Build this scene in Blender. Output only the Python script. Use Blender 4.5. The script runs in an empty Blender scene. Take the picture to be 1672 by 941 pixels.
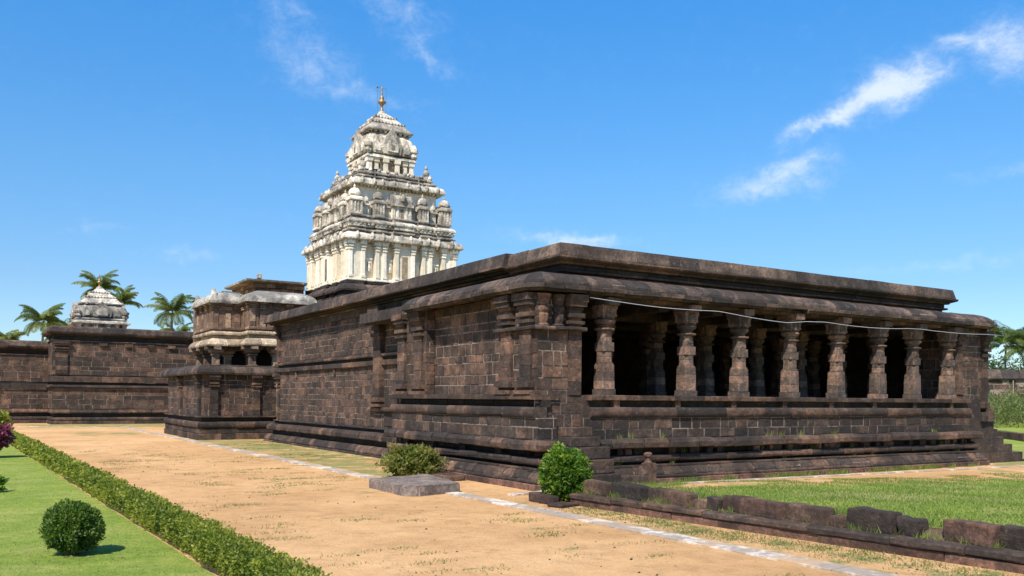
import bpy, bmesh, math, random
import numpy as np
from mathutils import Vector, Matrix
R = math.radians
random.seed(7); rng = np.random.default_rng(7)
sc = bpy.context.scene
# ------------------------------------------------------------------ camera, sky, sun, exposure
cam = bpy.data.objects.new('camera', bpy.data.cameras.new('camera')); sc.collection.objects.link(cam)
cam.data.sensor_width = 36; cam.data.lens = 31.0; cam.data.shift_y = .1085
cam.data.clip_start = .1; cam.data.clip_end = 5000
cam.matrix_world = Matrix.Translation((0, 0, 1.9)) @ Matrix.Rotation(R(-31.9), 4, 'Z') @ Matrix.Rotation(R(90), 4, 'X') @ Matrix.Rotation(R(.45), 4, 'Z')
sc.camera = cam
SUN_EL = 50.0; SUN_DIR = Vector((.80, .60))        # the way the light travels over the ground
sd = SUN_DIR.normalized(); ce = math.cos(R(SUN_EL))
ldir = Vector((sd.x*ce, sd.y*ce, -math.sin(R(SUN_EL))))
sun = bpy.data.objects.new('sun', bpy.data.lights.new('sun', 'SUN')); sc.collection.objects.link(sun)
sun.data.energy = 4.6; sun.data.angle = R(.55); sun.data.color = (1, .93, .83)
sun.rotation_euler = ldir.to_track_quat('-Z', 'Y').to_euler()
sc.view_settings.view_transform = 'Standard'; sc.view_settings.look = 'None'
sc.view_settings.exposure = 0.55; sc.view_settings.gamma = 1
sc.cycles.use_denoising = True; sc.cycles.max_bounces = 6; sc.cycles.transparent_max_bounces = 6

world = bpy.data.worlds.new('World'); sc.world = world; world.use_nodes = True
nt = world.node_tree; N = nt.nodes; L = nt.links; N.clear()
def wn(t, **k):
    n = N.new(t)
    for a, b in k.items(): setattr(n, a, b)
    return n
def wm(op, a, b=None, c=None, clamp=False):
    n = N.new('ShaderNodeMath'); n.operation = op; n.use_clamp = clamp
    for i, x in enumerate((a, b, c)):
        if x is None: continue
        if isinstance(x, (int, float)): n.inputs[i].default_value = x
        else: L.new(x, n.inputs[i])
    return n.outputs[0]
sky = wn('ShaderNodeTexSky', sky_type='NISHITA', sun_disc=False)
sky.sun_elevation = R(SUN_EL); sky.sun_rotation = math.atan2(-sd.x, -sd.y)
sky.air_density = 1.0; sky.dust_density = .25; sky.ozone_density = 2.2; sky.altitude = 50
hs = wn('ShaderNodeHueSaturation'); hs.inputs['Saturation'].default_value = 1.12; hs.inputs['Hue'].default_value = .497
L.new(sky.outputs[0], hs.inputs['Color'])
tint = wn('ShaderNodeMix', data_type='RGBA', blend_type='MULTIPLY'); tint.inputs[0].default_value = 1
L.new(hs.outputs[0], tint.inputs[6])
tc = wn('ShaderNodeTexCoord'); sx = wn('ShaderNodeSeparateXYZ'); L.new(tc.outputs['Generated'], sx.inputs[0])
gr = wn('ShaderNodeValToRGB'); L.new(sx.outputs[2], gr.inputs[0]); gc = gr.color_ramp
while len(gc.elements) < 4: gc.elements.new(.5)
for e_, (p_, c_) in zip(gc.elements, ((0, (.36, .42, .50)), (.12, (.33, .41, .50)), (.24, (.335, .50, .60)), (.41, (.25, .575, .77)))): e_.position = p_; e_.color = (*c_, 1)
g2 = wn('ShaderNodeVectorMath', operation='SCALE'); g2.inputs[3].default_value = 2.0; L.new(gr.outputs[0], g2.inputs[0]); L.new(g2.outputs[0], tint.inputs[7])
az = wm('MULTIPLY', wm('ARCTAN2', sx.outputs[0], sx.outputs[1]), 57.2958)
el = wm('MULTIPLY', wm('ARCSINE', sx.outputs[2]), 57.2958)
cv = wn('ShaderNodeCombineXYZ'); L.new(az, cv.inputs[0]); L.new(el, cv.inputs[1])
def wnoise(scale, detail, rough, dist, sy=1.0, off=0, rot=0):
    mp = wn('ShaderNodeMapping'); mp.inputs['Scale'].default_value = (scale, scale*sy, 1); mp.inputs['Location'].default_value = (off, off, 0)
    mp.inputs['Rotation'].default_value = (0, 0, R(rot))
    L.new(cv.outputs[0], mp.inputs[0]); n = wn('ShaderNodeTexNoise'); n.inputs['Scale'].default_value = 1
    n.inputs['Detail'].default_value = detail; n.inputs['Roughness'].default_value = rough; n.inputs['Distortion'].default_value = dist
    L.new(mp.outputs[0], n.inputs['Vector']); return n
wx = wnoise(.32, 5, .6, .3, 1.3, 11); wsep = wn('ShaderNodeSeparateColor'); L.new(wx.outputs['Color'], wsep.inputs[0])
waz = wm('ADD', az, wm('MULTIPLY', wm('SUBTRACT', wsep.outputs[0], .5), 4.6))
wel = wm('ADD', el, wm('MULTIPLY', wm('SUBTRACT', wsep.outputs[1], .5), 2.8))
def blob(a, e, ra, re, rot, w):
    c, s = math.cos(R(rot)), math.sin(R(rot))
    da = wm('SUBTRACT', waz, a); de = wm('SUBTRACT', wel, e)
    u = wm('DIVIDE', wm('ADD', wm('MULTIPLY', da, c), wm('MULTIPLY', de, s)), ra)
    v = wm('DIVIDE', wm('SUBTRACT', wm('MULTIPLY', de, c), wm('MULTIPLY', da, s)), re)
    d = wm('ADD', wm('MULTIPLY', u, u), wm('MULTIPLY', v, v))
    return wm('MULTIPLY', wm('EXPONENT', wm('MULTIPLY', d, -1.0)), w)
BL = [(55.3, 18.2, 2.2, 1.25, 8, 1.0), (51.4, 16.9, 2.6, .55, 24, .80), (49.4, 14.2, 2.2, .7, 10, .55), (47.6, 12.8, 3.0, .8, 5, .48), (61.2, 19.4, 2.0, 1.5, -45, .62),
      (58.7, 20.0, 1.5, .4, 0, .45), (18.6, 20.3, 3.2, 1.3, -22, .30), (17.4, 23.2, 1.8, .7, -20, .27), (26.4, 21.1, 2.2, .65, -35, .38), (24.2, 23.6, 3.0, .8, -18, .28),
      (35.8, 10.3, 3.2, .42, 0, .58), (11.5, 8.4, 2.0, .45, 0, .28), (6.4, 9.7, 2.0, .4, 5, .18), (58.5, 7.9, 5.5, .45, 4, .22), (62, 13.2, 3.5, .5, 8, .2), (22.5, 18.6, 3, .4, -8, .22)]
acc = None
for b in BL:
    o = blob(*b); acc = o if acc is None else wm('ADD', acc, o)
det = wnoise(.8, 9, .64, .5, 1.25, 3, 12); det2 = wnoise(3.0, 6, .6, .3, 1.6, 7)
dm = wm('ADD', wm('MULTIPLY', det.outputs[0], 1.5), wm('MULTIPLY', det2.outputs[0], .5))
cm = wm('SUBTRACT', wm('MULTIPLY', acc, wm('ADD', dm, .35)), wm('MULTIPLY', wm('SUBTRACT', 1.25, dm), .34))
mr = wn('ShaderNodeMapRange', interpolation_type='SMOOTHSTEP'); L.new(cm, mr.inputs[0]); mr.inputs[1].default_value = -.10; mr.inputs[2].default_value = 1.35
cf = wm('MULTIPLY', mr.outputs[0], .86)
mx = wn('ShaderNodeMix', data_type='RGBA'); L.new(cf, mx.inputs[0]); L.new(tint.outputs[2], mx.inputs[6]); mx.inputs[7].default_value = (6.0, 6.7, 7.6, 1)
bg = wn('ShaderNodeBackground'); bg.inputs[1].default_value = .1; L.new(mx.outputs[2], bg.inputs[0])
wo = wn('ShaderNodeOutputWorld'); L.new(bg.outputs[0], wo.inputs[0])

# ------------------------------------------------------------------ materials
class M:
    def __init__(s, name):
        s.m = bpy.data.materials.new(name); s.m.use_nodes = True; s.t = s.m.node_tree; s.N = s.t.nodes; s.L = s.t.links
        s.b = s.N['Principled BSDF']; s.b.inputs['Specular IOR Level'].default_value = .25
        g = s.N.new('ShaderNodeTexCoord'); oi = s.N.new('ShaderNodeObjectInfo')
        a = s.N.new('ShaderNodeVectorMath'); a.operation = 'MULTIPLY_ADD'
        cx = s.N.new('ShaderNodeCombineXYZ')
        for i in range(3): s.L.new(oi.outputs['Random'], cx.inputs[i])
        s.L.new(cx.outputs[0], a.inputs[0]); a.inputs[1].default_value = (37, 53, 71); s.L.new(g.outputs['Object'], a.inputs[2])
        s.co = a.outputs[0]
        at = s.N.new('ShaderNodeAttribute'); at.attribute_name = 'rnd'; s.rnd = at.outputs['Fac']
    def put(s, x, inp):
        if isinstance(x, (int, float)): inp.default_value = x
        elif isinstance(x, tuple): inp.default_value = x if len(x) == len(inp.default_value) else (*x, 1)
        else: s.L.new(x, inp)
    def noise(s, scale, detail=5, rough=.55, dist=0, stretch=None, w=0):
        n = s.N.new('ShaderNodeTexNoise'); n.inputs['Scale'].default_value = scale; n.inputs['Detail'].default_value = detail
        n.inputs['Roughness'].default_value = rough; n.inputs['Distortion'].default_value = dist
        mp = s.N.new('ShaderNodeMapping'); mp.inputs['Location'].default_value = (w, w*.7, w*1.3)
        if stretch: mp.inputs['Scale'].default_value = stretch
        s.L.new(s.co, mp.inputs[0]); s.L.new(mp.outputs[0], n.inputs['Vector'])
        return n.outputs[0]
    def ramp(s, x, *st):
        n = s.N.new('ShaderNodeValToRGB'); cr = n.color_ramp
        while len(cr.elements) < len(st): cr.elements.new(.5)
        for e, (p, c) in zip(cr.elements, st):
            e.position = p; e.color = (c, c, c, 1) if isinstance(c, (int, float)) else (*c, 1)
        s.L.new(x, n.inputs[0]); return n.outputs[0]
    def mix(s, f, a, b, mode='MIX'):
        n = s.N.new('ShaderNodeMix'); n.data_type = 'RGBA'; n.blend_type = mode
        s.put(f, n.inputs[0]); s.put(a, n.inputs[6]); s.put(b, n.inputs[7]); return n.outputs[2]
    def math(s, op, a, b=0.0, clamp=False):
        n = s.N.new('ShaderNodeMath'); n.operation = op; n.use_clamp = clamp; s.put(a, n.inputs[0]); s.put(b, n.inputs[1]); return n.outputs[0]
    def bump(s, h, strength, dist, normal=None):
        n = s.N.new('ShaderNodeBump'); n.inputs['Strength'].default_value = strength; n.inputs['Distance'].default_value = dist
        s.L.new(h, n.inputs['Height'])
        if normal: s.L.new(normal, n.inputs['Normal'])
        return n.outputs[0]
    def fin(s, col, rough=.9, nrm=None):
        s.put(col, s.b.inputs['Base Color']); s.put(rough, s.b.inputs['Roughness'])
        if nrm: s.L.new(nrm, s.b.inputs['Normal'])
        return s.m

def stone(name, lo, mid, hi, black=.5, lich=.12, blackcol=(.026, .020, .017), lichcol=(.30, .27, .23), bs=1.0, ct=1.0):
    m = M(name)
    c = m.ramp(m.rnd, (0, lo), (.45, mid), (.8, hi), (1, tuple(x*1.25 for x in hi)))
    c = m.mix(.75*ct, c, m.ramp(m.noise(3.2, 8, .7), (.27, (.30, .30, .32)), (.5, (.95, .95, .95)), (.73, (1.9, 1.7, 1.55))), 'MULTIPLY')
    c = m.mix(.95*ct, c, m.ramp(m.noise(15, 7, .78, 0, None, 4), (.3, (.42, .42, .42)), (.5, (1, 1, 1)), (.70, (1.95, 1.8, 1.65))), 'MULTIPLY')
    bl = m.ramp(m.noise(.9, 8, .68, .3, (1, 1, 1.0), 9), (.60-.35*black, 0), (.74-.30*black, 1))
    c = m.mix(m.math('MULTIPLY', bl, .72), c, blackcol)
    st = m.ramp(m.noise(2.6, 7, .65, 0, (1, 1, .16), 21), (.50, 0), (.66, 1))
    c = m.mix(m.math('MULTIPLY', st, .7*black+.12), c, blackcol)
    li = m.ramp(m.noise(7, 9, .75, .2, None, 31), (.60, 0), (.70, 1))
    c = m.mix(m.math('MULTIPLY', li, lich*2.2), c, lichcol)
    h = m.math('ADD', m.math('MULTIPLY', m.noise(9, 8, .65), 1.4), m.math('MULTIPLY', m.noise(46, 6, .7, 0, None, 5), .7))
    return m.fin(c, .88, m.bump(h, .55*bs, .05))
MAT = {}
MAT['wall'] = stone('basalt_block', (.052, .039, .032), (.098, .065, .049), (.160, .094, .064), .42, .20)
MAT['dark'] = stone('weathered_basalt', (.036, .030, .026), (.078, .056, .044), (.150, .092, .062), .54, .24)
MAT['roof'] = stone('roof_basalt', (.040, .034, .031), (.084, .064, .053), (.145, .100, .076), .54, .30, lichcol=(.26, .25, .23))
MAT['black'] = stone('recess_shade_basalt', (.022, .021, .021), (.034, .030, .028), (.05, .042, .038), .6, .03)  # near-black stone for the recessed courses, their shade put into the colour
MAT['brown'] = stone('brown_sandstone', (.12, .078, .055), (.19, .120, .082), (.30, .205, .135), .12, .12)
MAT['buff'] = stone('buff_stone', (.22, .165, .115), (.32, .25, .17), (.42, .33, .23), .25, .12, (.06, .052, .045))
MAT['red'] = stone('laterite', (.065, .040, .032), (.11, .062, .046), (.16, .088, .062), .42, .08)
MAT['column'] = stone('column_stone', (.095, .074, .060), (.140, .102, .080), (.21, .135, .098), .26, .25)
MAT['slab'] = stone('worn_slab', (.14, .115, .10), (.19, .155, .13), (.24, .19, .16), .25, .2)
MAT['cream'] = stone('lime_plaster', (.66, .57, .42), (.73, .65, .50), (.78, .71, .58), .0, .06, (.30, .26, .21), (.55, .42, .28), .4, .35)
MAT['weath'] = stone('weathered_plaster', (.48, .43, .345), (.63, .565, .46), (.74, .675, .56), .50, .25, (.10, .088, .076), (.78, .73, .64), 1.2, .85)
MAT['grime'] = stone('blackened_plaster', (.30, .27, .22), (.46, .415, .345), (.60, .545, .46), .62, .3, (.07, .065, .06), (.6, .56, .49), 1.2, .7)
m = M('mortar'); n_ = m.ramp(m.noise(1.1, 4, .6), (.30, .15), (.50, 1)); n2 = m.ramp(m.noise(9, 4), (.32, .15), (.55, 1))
MAT['mortar'] = m.fin(m.mix(m.math('MULTIPLY', n_, n2), (.055, .045, .040), (.29, .225, .175)), .95)
MAT['shade'] = stone('niche_shade_plaster', (.16, .125, .085), (.22, .17, .12), (.28, .22, .15), .1, .05)  # browner plaster for niche panels: the shade of the recess is in the colour
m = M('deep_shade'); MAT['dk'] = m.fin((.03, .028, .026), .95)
m = M('concrete'); c = m.mix(m.ramp(m.noise(1.7, 7, .72, .3), (.50, 0), (.58, 1)), (.33, .265, .205), (.62, .55, .46))
c = m.mix(.7, c, m.ramp(m.noise(9, 8, .7), (.3, (.7, .7, .7)), (.6, (1.15, 1.15, 1.15))), 'MULTIPLY'); c = m.mix(m.ramp(m.noise(1.1, 8, .72, .5, None, 4), (.50, 0), (.64, .8)), c, (.50, .315, .165))
MAT['conc'] = m.fin(c, .9, m.bump(m.noise(30, 6), .3, .02))
m = M('brass'); m.b.inputs['Metallic'].default_value = .7; MAT['brass'] = m.fin((.34, .22, .11), .5)
m = M('grey_metal'); m.b.inputs['Metallic'].default_value = .3; MAT['metal'] = m.fin((.16, .16, .16), .6)
m = M('white_cable'); MAT['cable'] = m.fin((.50, .54, .58), .5)

def leafmat(name, cols, trans=.35, rough=.5):
    m = M(name); c = m.ramp(m.rnd, *cols)
    c = m.mix(.5, c, m.ramp(m.noise(1.6, 4), (.3, (.65, .7, .6)), (.7, (1.35, 1.25, 1.1))), 'MULTIPLY')
    m.fin(c, rough); m.b.inputs['Specular IOR Level'].default_value = .35
    tr = m.N.new('ShaderNodeBsdfTranslucent'); m.L.new(m.mix(1, c, (1.5, 1.6, .6), 'MULTIPLY'), tr.inputs[0])
    ms = m.N.new('ShaderNodeMixShader'); ms.inputs[0].default_value = trans
    m.L.new(m.b.outputs[0], ms.inputs[1]); m.L.new(tr.outputs[0], ms.inputs[2]); m.L.new(ms.outputs[0], m.N['Material Output'].inputs[0])
    return m.m
MAT['hedge'] = leafmat('hedge_leaf', [(0, (.06, .09, .014)), (.35, (.15, .19, .028)), (.7, (.28, .30, .045)), (1, (.42, .38, .09))], .45)
MAT['topiary'] = leafmat('topiary_leaf', [(0, (.028, .070, .014)), (.45, (.075, .140, .026)), (1, (.20, .26, .055))], .4)
MAT['green'] = leafmat('bright_leaf', [(0, (.03, .085, .012)), (.45, (.08, .17, .02)), (.85, (.20, .30, .04)), (1, (.34, .34, .08))], .45)
MAT['yellow'] = leafmat('yellow_leaf', [(0, (.06, .09, .02)), (.45, (.15, .18, .035)), (.8, (.24, .22, .07)), (1, (.26, .17, .08))], .35)
MAT['purple'] = leafmat('purple_leaf', [(0, (.10, .018, .055)), (.6, (.22, .045, .12)), (1, (.30, .09, .16))], .3)
MAT['palm'] = leafmat('palm_leaf', [(0, (.045, .08, .02)), (.6, (.12, .17, .045)), (1, (.30, .29, .09))], .45)
MAT['tree'] = leafmat('tree_leaf', [(0, (.025, .05, .015)), (.6, (.055, .095, .028)), (1, (.10, .15, .04))], .3)
MAT['scrub'] = leafmat('scrub_leaf', [(0, (.06, .09, .03)), (.4, (.12, .17, .05)), (.7, (.22, .22, .09)), (1, (.30, .24, .15))], .35)
MAT['grass'] = leafmat('grass_blade', [(0, (.10, .155, .030)), (.45, (.18, .25, .05)), (.8, (.28, .31, .09)), (1, (.42, .36, .17))], .45, .6)
MAT['dry'] = leafmat('dry_grass_blade', [(0, (.09, .14, .03)), (.5, (.17, .20, .06)), (1, (.33, .29, .14))], .35, .6)
m = M('bark'); MAT['bark'] = m.fin(m.mix(.7, (.16, .12, .085), m.ramp(m.noise(6, 6, .6, 0, (1, 1, 3)), (.3, (.5, .5, .5)), (.7, (1.4, 1.4, 1.4))), 'MULTIPLY'), .9, m.bump(m.noise(12), .5, .03))
# sand with dry grass patches (the patches are the ground's own cover)
def groundmat(name, kind):
    m = M(name)
    ge = m.N.new('ShaderNodeNewGeometry'); sp = m.N.new('ShaderNodeSeparateXYZ'); m.L.new(ge.outputs['Position'], sp.inputs[0]); X, Y = sp.outputs[0], sp.outputs[1]
    sand = m.ramp(m.noise(.35, 7, .6), (.28, (.49, .272, .112)), (.5, (.61, .352, .155)), (.72, (.72, .440, .210)))
    sand = m.mix(.75, sand, m.ramp(m.noise(2.6, 9, .76, .3, None, 3), (.3, (.66, .60, .54)), (.5, (1, 1, 1)), (.7, (1.18, 1.16, 1.14))), 'MULTIPLY')
    sand = m.mix(.5, sand, m.ramp(m.noise(38, 5, .75, 0, None, 8), (.28, (.55, .5, .45)), (.48, (1, 1, 1)), (.75, (1.3, 1.3, 1.3))), 'MULTIPLY')
    sand = m.mix(m.ramp(m.noise(75, 2, .5, 0, None, 18), (.66, 0), (.72, .55)), sand, (.20, .12, .07))
    gcol = m.ramp(m.noise(14, 5, .7, 0, None, 2), (.25, (.10, .145, .030)), (.5, (.20, .22, .065)), (.75, (.36, .30, .13)))
    lawn = m.ramp(m.noise(.55, 6, .65, .4, (1, 2.2, 1), 5), (.25, (.150, .225, .024)), (.5, (.215, .280, .036)), (.72, (.34, .345, .075)))
    lawn = m.mix(.6, lawn, m.ramp(m.noise(22, 6, .75, 0, None, 6), (.25, (.55, .6, .5)), (.5, (1, 1, 1)), (.75, (1.45, 1.35, 1.4))), 'MULTIPLY')
    bmp = m.math('ADD', m.math('MULTIPLY', m.noise(3, 9, .72), 1.3), m.math('MULTIPLY', m.noise(26, 6, .75, 0, None, 5), .55))
    def band(v, a, b, s=1.0):
        r1 = m.N.new('ShaderNodeMapRange'); r1.interpolation_type = 'SMOOTHSTEP'; m.L.new(v, r1.inputs[0]); r1.inputs[1].default_value = a-s; r1.inputs[2].default_value = a+s
        r2 = m.N.new('ShaderNodeMapRange'); r2.interpolation_type = 'SMOOTHSTEP'; m.L.new(v, r2.inputs[0]); r2.inputs[1].default_value = b-s; r2.inputs[2].default_value = b+s; r2.inputs[3].default_value = 1; r2.inputs[4].default_value = 0
        return m.math('MULTIPLY', r1.outputs[0], r2.outputs[0])
    if kind == 'sand':
        pn = m.noise(.9, 9, .72, .3, (1, 1.6, 1), 12)
        bias = m.math('MULTIPLY', m.math('MULTIPLY', band(X, 8.55, 11.4, .12), band(Y, 17.5, 47, 2)), .17)
        bias = m.math('ADD', bias, m.math('MULTIPLY', m.math('MULTIPLY', band(X, 3, 13, 1.5), band(Y, 58, 66, 2)), .20))
        bias = m.math('ADD', bias, m.math('MULTIPLY', m.math('MULTIPLY', band(X, 4.5, 8.1, .8), band(Y, 45, 51, 3)), .13))
        bias = m.math('ADD', bias, m.math('MULTIPLY', m.math('MULTIPLY', band(X, 8.5, 9.5, .15), band(Y, 3, 12.6, .6)), .11))
        bias = m.math('ADD', bias, m.math('MULTIPLY', band(X, 27, 300, 3), .28))
        k = m.ramp(m.math('ADD', pn, bias), (.60, 0), (.68, .85))
        col = m.mix(k, sand, gcol)
    elif kind == 'lawn':
        k = m.ramp(m.noise(.9, 9, .72, .4, (1, 1.5, 1), 14), (.46, 0), (.68, .62)); col = m.mix(k, lawn, (.37, .345, .105)); col = m.mix(.8, col, m.ramp(m.noise(5, 7, .75, 0, None, 51), (.3, (.62, .72, .55)), (.5, (1, 1, 1)), (.7, (1.25, 1.2, 1.2))), 'MULTIPLY')
    else:
        edge = m.math('ADD', m.math('MULTIPLY', m.math('SUBTRACT', 12.25, Y), .55), m.math('MULTIPLY', m.math('SUBTRACT', m.noise(.9, 7, .7), .5), 2.6))
        k = m.ramp(edge, (.40, 0), (.62, 1)); dry = m.ramp(m.noise(.5, 7, .7, .3, None, 33), (.48, 0), (.60, .7))
        col = m.mix(k, m.mix(m.ramp(m.noise(1.3, 8, .7, 0, None, 44), (.5, 0), (.62, .7)), sand, gcol), m.mix(dry, lawn, (.34, .30, .12)))
    return m.fin(col, .95, m.bump(bmp, .75, .07))
m = M('dark_soil'); MAT['soil'] = m.fin(m.mix(.8, (.10, .07, .045), m.ramp(m.noise(12, 7, .75), (.3, (.5, .5, .5)), (.7, (1.6, 1.6, 1.5))), 'MULTIPLY'), .95, m.bump(m.noise(20, 6), .8, .05))
MAT['sand'] = groundmat('sandy_ground', 'sand'); MAT['lawn'] = groundmat('lawn_turf', 'lawn'); MAT['bank'] = groundmat('bank_turf', 'bank')

# ------------------------------------------------------------------ helpers
def tag(o, label=None, cat=None, group=None, kind=None):
    for k, v in (('label', label), ('category', cat), ('group', group), ('kind', kind)):
        if v: o[k] = v
    return o
def root(name, label, cat, loc=(0, 0, 0), group=None):
    o = bpy.data.objects.new(name, None); o.location = loc; o.empty_display_size = .2
    sc.collection.objects.link(o); return tag(o, label, cat, group)
def link(name, me, parent=None):
    o = bpy.data.objects.new(name, me); sc.collection.objects.link(o)
    if parent: o.parent = parent
    return o
class MB:
    def __init__(s): s.v = []; s.f = []; s.r = []; s.mi = []
    def add(s, vs, fs, r=None, mi=0):
        b = len(s.v); r = random.random() if r is None else r
        s.v += [tuple(v) for v in vs]; s.f += [tuple(i+b for i in f) for f in fs]; s.r += [r]*len(fs); s.mi += [mi]*len(fs)
    def build(s, name, mats, parent=None, org=(0, 0, 0), smooth=False):
        if not isinstance(mats, (list, tuple)): mats = [mats]
        me = bpy.data.meshes.new(name); me.from_pydata([(x-org[0], y-org[1], z-org[2]) for x, y, z in s.v], [], s.f)
        for k in mats: me.materials.append(MAT[k])
        a = me.attributes.new('rnd', 'FLOAT', 'FACE'); a.data.foreach_set('value', s.r)
        me.polygons.foreach_set('material_index', s.mi)
        if smooth: me.polygons.foreach_set('use_smooth', [True]*len(me.polygons))
        me.update(); return link(name, me, parent)
QB = [(0, 1, 2, 3), (7, 6, 5, 4), (0, 4, 5, 1), (1, 5, 6, 2), (2, 6, 7, 3), (3, 7, 4, 0)]
def box(mb, x0, x1, y0, y1, z0, z1, j=0.0, r=None, mi=0):
    J = lambda: random.uniform(-j, j)
    mb.add([(x+J(), y+J(), z+J()) for z in (z0, z1) for x, y in ((x0, y0), (x1, y0), (x1, y1), (x0, y1))], QB, r, mi)
def rock(mb, c, size, rot=0, bev=.03, cuts=3, amp=.02, r=None, mi=0, taper=0):
    """a weathered block: bevelled, subdivided and dented"""
    bm = bmesh.new(); bmesh.ops.create_cube(bm, size=1)
    for v in bm.verts:
        k = 1-taper*(v.co.z+.5); v.co = Vector((v.co.x*size[0]*k, v.co.y*size[1]*k, v.co.z*size[2]))
    bmesh.ops.bevel(bm, geom=bm.edges[:], offset=bev, segments=2, profile=.6, affect='EDGES')
    es = [e for e in bm.edges if e.calc_length() > min(size)*.5]
    bmesh.ops.subdivide_edges(bm, edges=es, cuts=cuts, use_grid_fill=True)
    o = Vector((random.uniform(0, 99), random.uniform(0, 99), 0)); cr, s_ = math.cos(rot), math.sin(rot)
    from mathutils import noise
    vs = []
    for v in bm.verts:
        p = v.co + noise.noise_vector(v.co*3.1+o)*amp + noise.noise_vector(v.co*9+o)*amp*.5
        vs.append((c[0]+p.x*cr-p.y*s_, c[1]+p.x*s_+p.y*cr, c[2]+size[2]/2+p.z))
    bm.verts.index_update(); fs = [[v.index for v in f.verts] for f in bm.faces]; bm.free()
    mb.add(vs, fs, r, mi)
def stack(mb, cx, cy, secs, n=4, rot=None, r=None, mi=0, sq=True, j=0.0, sxy=(1, 1)):
    """sections (z, half width or radius) joined bottom to top, capped; n=4 gives a square shaft"""
    k = 1/math.cos(math.pi/n) if sq else 1
    rot = math.pi/n if rot is None else rot
    vs = [(cx+k*q*math.cos(rot+2*math.pi*i/n)*sxy[0]+random.uniform(-j, j), cy+k*q*math.sin(rot+2*math.pi*i/n)*sxy[1]+random.uniform(-j, j), z) for z, q in secs for i in range(n)]
    fs = [(a*n+i, a*n+(i+1) % n, (a+1)*n+(i+1) % n, (a+1)*n+i) for a in range(len(secs)-1) for i in range(n)]
    fs += [tuple(range(n-1, -1, -1)), tuple((len(secs)-1)*n+i for i in range(n))]
    mb.add(vs, fs, r, mi)
def csq(mb, secs, cut=.3, r=None, j=.002):
    vs = []
    for z, h in secs:
        c = h*cut; vs += [(x+random.uniform(-j, j), y+random.uniform(-j, j), z) for x, y in ((h, -h+c), (h, h-c), (h-c, h), (-h+c, h), (-h, h-c), (-h, -h+c), (-h+c, -h), (h-c, -h))]
    fs = [(a*8+i, a*8+(i+1) % 8, a*8+8+(i+1) % 8, a*8+8+i) for a in range(len(secs)-1) for i in range(8)]+[tuple(range(7, -1, -1)), tuple((len(secs)-1)*8+i for i in range(8))]
    mb.add(vs, fs, r, 0)
def tube(mb, pts, rad, n=6, r=None, mi=0):
    vs = []; fs = []; P = [Vector(p) for p in pts]
    for i, p in enumerate(P):
        d = (P[min(i+1, len(P)-1)]-P[max(i-1, 0)]).normalized(); a = d.cross(Vector((0, 0, 1)))
        if a.length < .01: a = Vector((1, 0, 0))
        a.normalize(); b = d.cross(a); q = rad[i] if isinstance(rad, (list, tuple)) else rad
        vs += [p+(a*math.cos(t)+b*math.sin(t))*q for t in (2*math.pi*k/n for k in range(n))]
    for i in range(len(P)-1): fs += [(i*n+k, i*n+(k+1) % n, (i+1)*n+(k+1) % n, (i+1)*n+k) for k in range(n)]
    fs += [tuple(range(n)), tuple((len(P)-1)*n+k for k in range(n))]
    mb.add(vs, fs, r, mi)
def moulding(mb, path, prof, seg=.8, gap=.012, j=.008, closed=False, mi=0, sub=2, rr=(0, 1), drop=0.0, core=None):
    """a course of cut blocks with the given (outward, z) profile laid along a path; outward is right of the path"""
    if core is not None:
        zm = sum(z for o, z in prof)/len(prof); om = max(o for o, z in prof)
        q = [Vector(p) for p in path]
        if not closed: q[0] = q[0]+(q[1]-q[0]).normalized()*.03; q[-1] = q[-1]+(q[-2]-q[-1]).normalized()*.03
        dj = max(.012, 2.1*j)
        moulding(mb, q, [(o-dj if o > om-.4 else o, z+(dj*.6 if z < zm else -dj*.6)) for o, z in prof], 1e9, 0, 0, closed, core, 1, (.5, .5))
    P = [Vector(p) for p in path]; n = len(P); E = [(P[i], P[(i+1) % n]) for i in range(n if closed else n-1)]
    D = [(b-a).normalized() for a, b in E]; NN = [Vector((d.y, -d.x)) for d in D]
    def mit(i, e):   # mitre vector at vertex i of edge e
        if closed: pr, nx = NN[(i-1) % n], NN[i % n]
        else:
            if i == 0 or i == n-1: return NN[e]
            pr, nx = NN[i-1], NN[i]
        s = pr+nx
        return s/(s.dot(pr)) if s.length > .1 else NN[e]
    for e, (a, b) in enumerate(E):
        Ln = (b-a).length; k = max(1, int(round(Ln/seg))); cuts = [0.0]
        if k > 1: cuts += [Ln*(i+random.uniform(-.22, .22))/k for i in range(1, k)]
        cuts.append(Ln); m0 = mit(e, e); m1 = mit((e+1) % n if closed else e+1, e)
        for i in range(len(cuts)-1):
            if drop and random.random() < drop and 0 < i < len(cuts)-2: continue
            do, dz = random.uniform(-j, j), random.uniform(-j*.6, j*.6); rings = []; S = sub if cuts[i+1]-cuts[i] > .3 else 1
            for q in range(S+1):
                t = cuts[i]+(cuts[i+1]-cuts[i])*q/S; first = (q == 0 and i == 0); last = (q == S and i == len(cuts)-2)
                if q == 0 and not first: t += gap/2
                if q == S and not last: t -= gap/2
                ring = []
                for (o, z) in prof:
                    oo = o+do+random.uniform(-j, j)*.5; base = a+D[e]*t
                    if first: p = a+m0*(o if closed or e > 0 else oo)
                    elif last: p = b+m1*(o if closed or e < len(E)-1 else oo)
                    else: p = base+NN[e]*oo
                    ring.append((p.x, p.y, z+(dz+random.uniform(-j, j)*.4 if not (first or last) else 0)))
                rings.append(ring)
            m = len(prof); vs = [p for ring in rings for p in ring]
            fs = [(q*m+c, q*m+(c+1) % m, (q+1)*m+(c+1) % m, (q+1)*m+c) for q in range(S) for c in range(m)]
            fs += [tuple(range(m-1, -1, -1)), tuple(S*m+c for c in range(m))]
            mb.add(vs, fs, random.uniform(*rr), mi)
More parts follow.
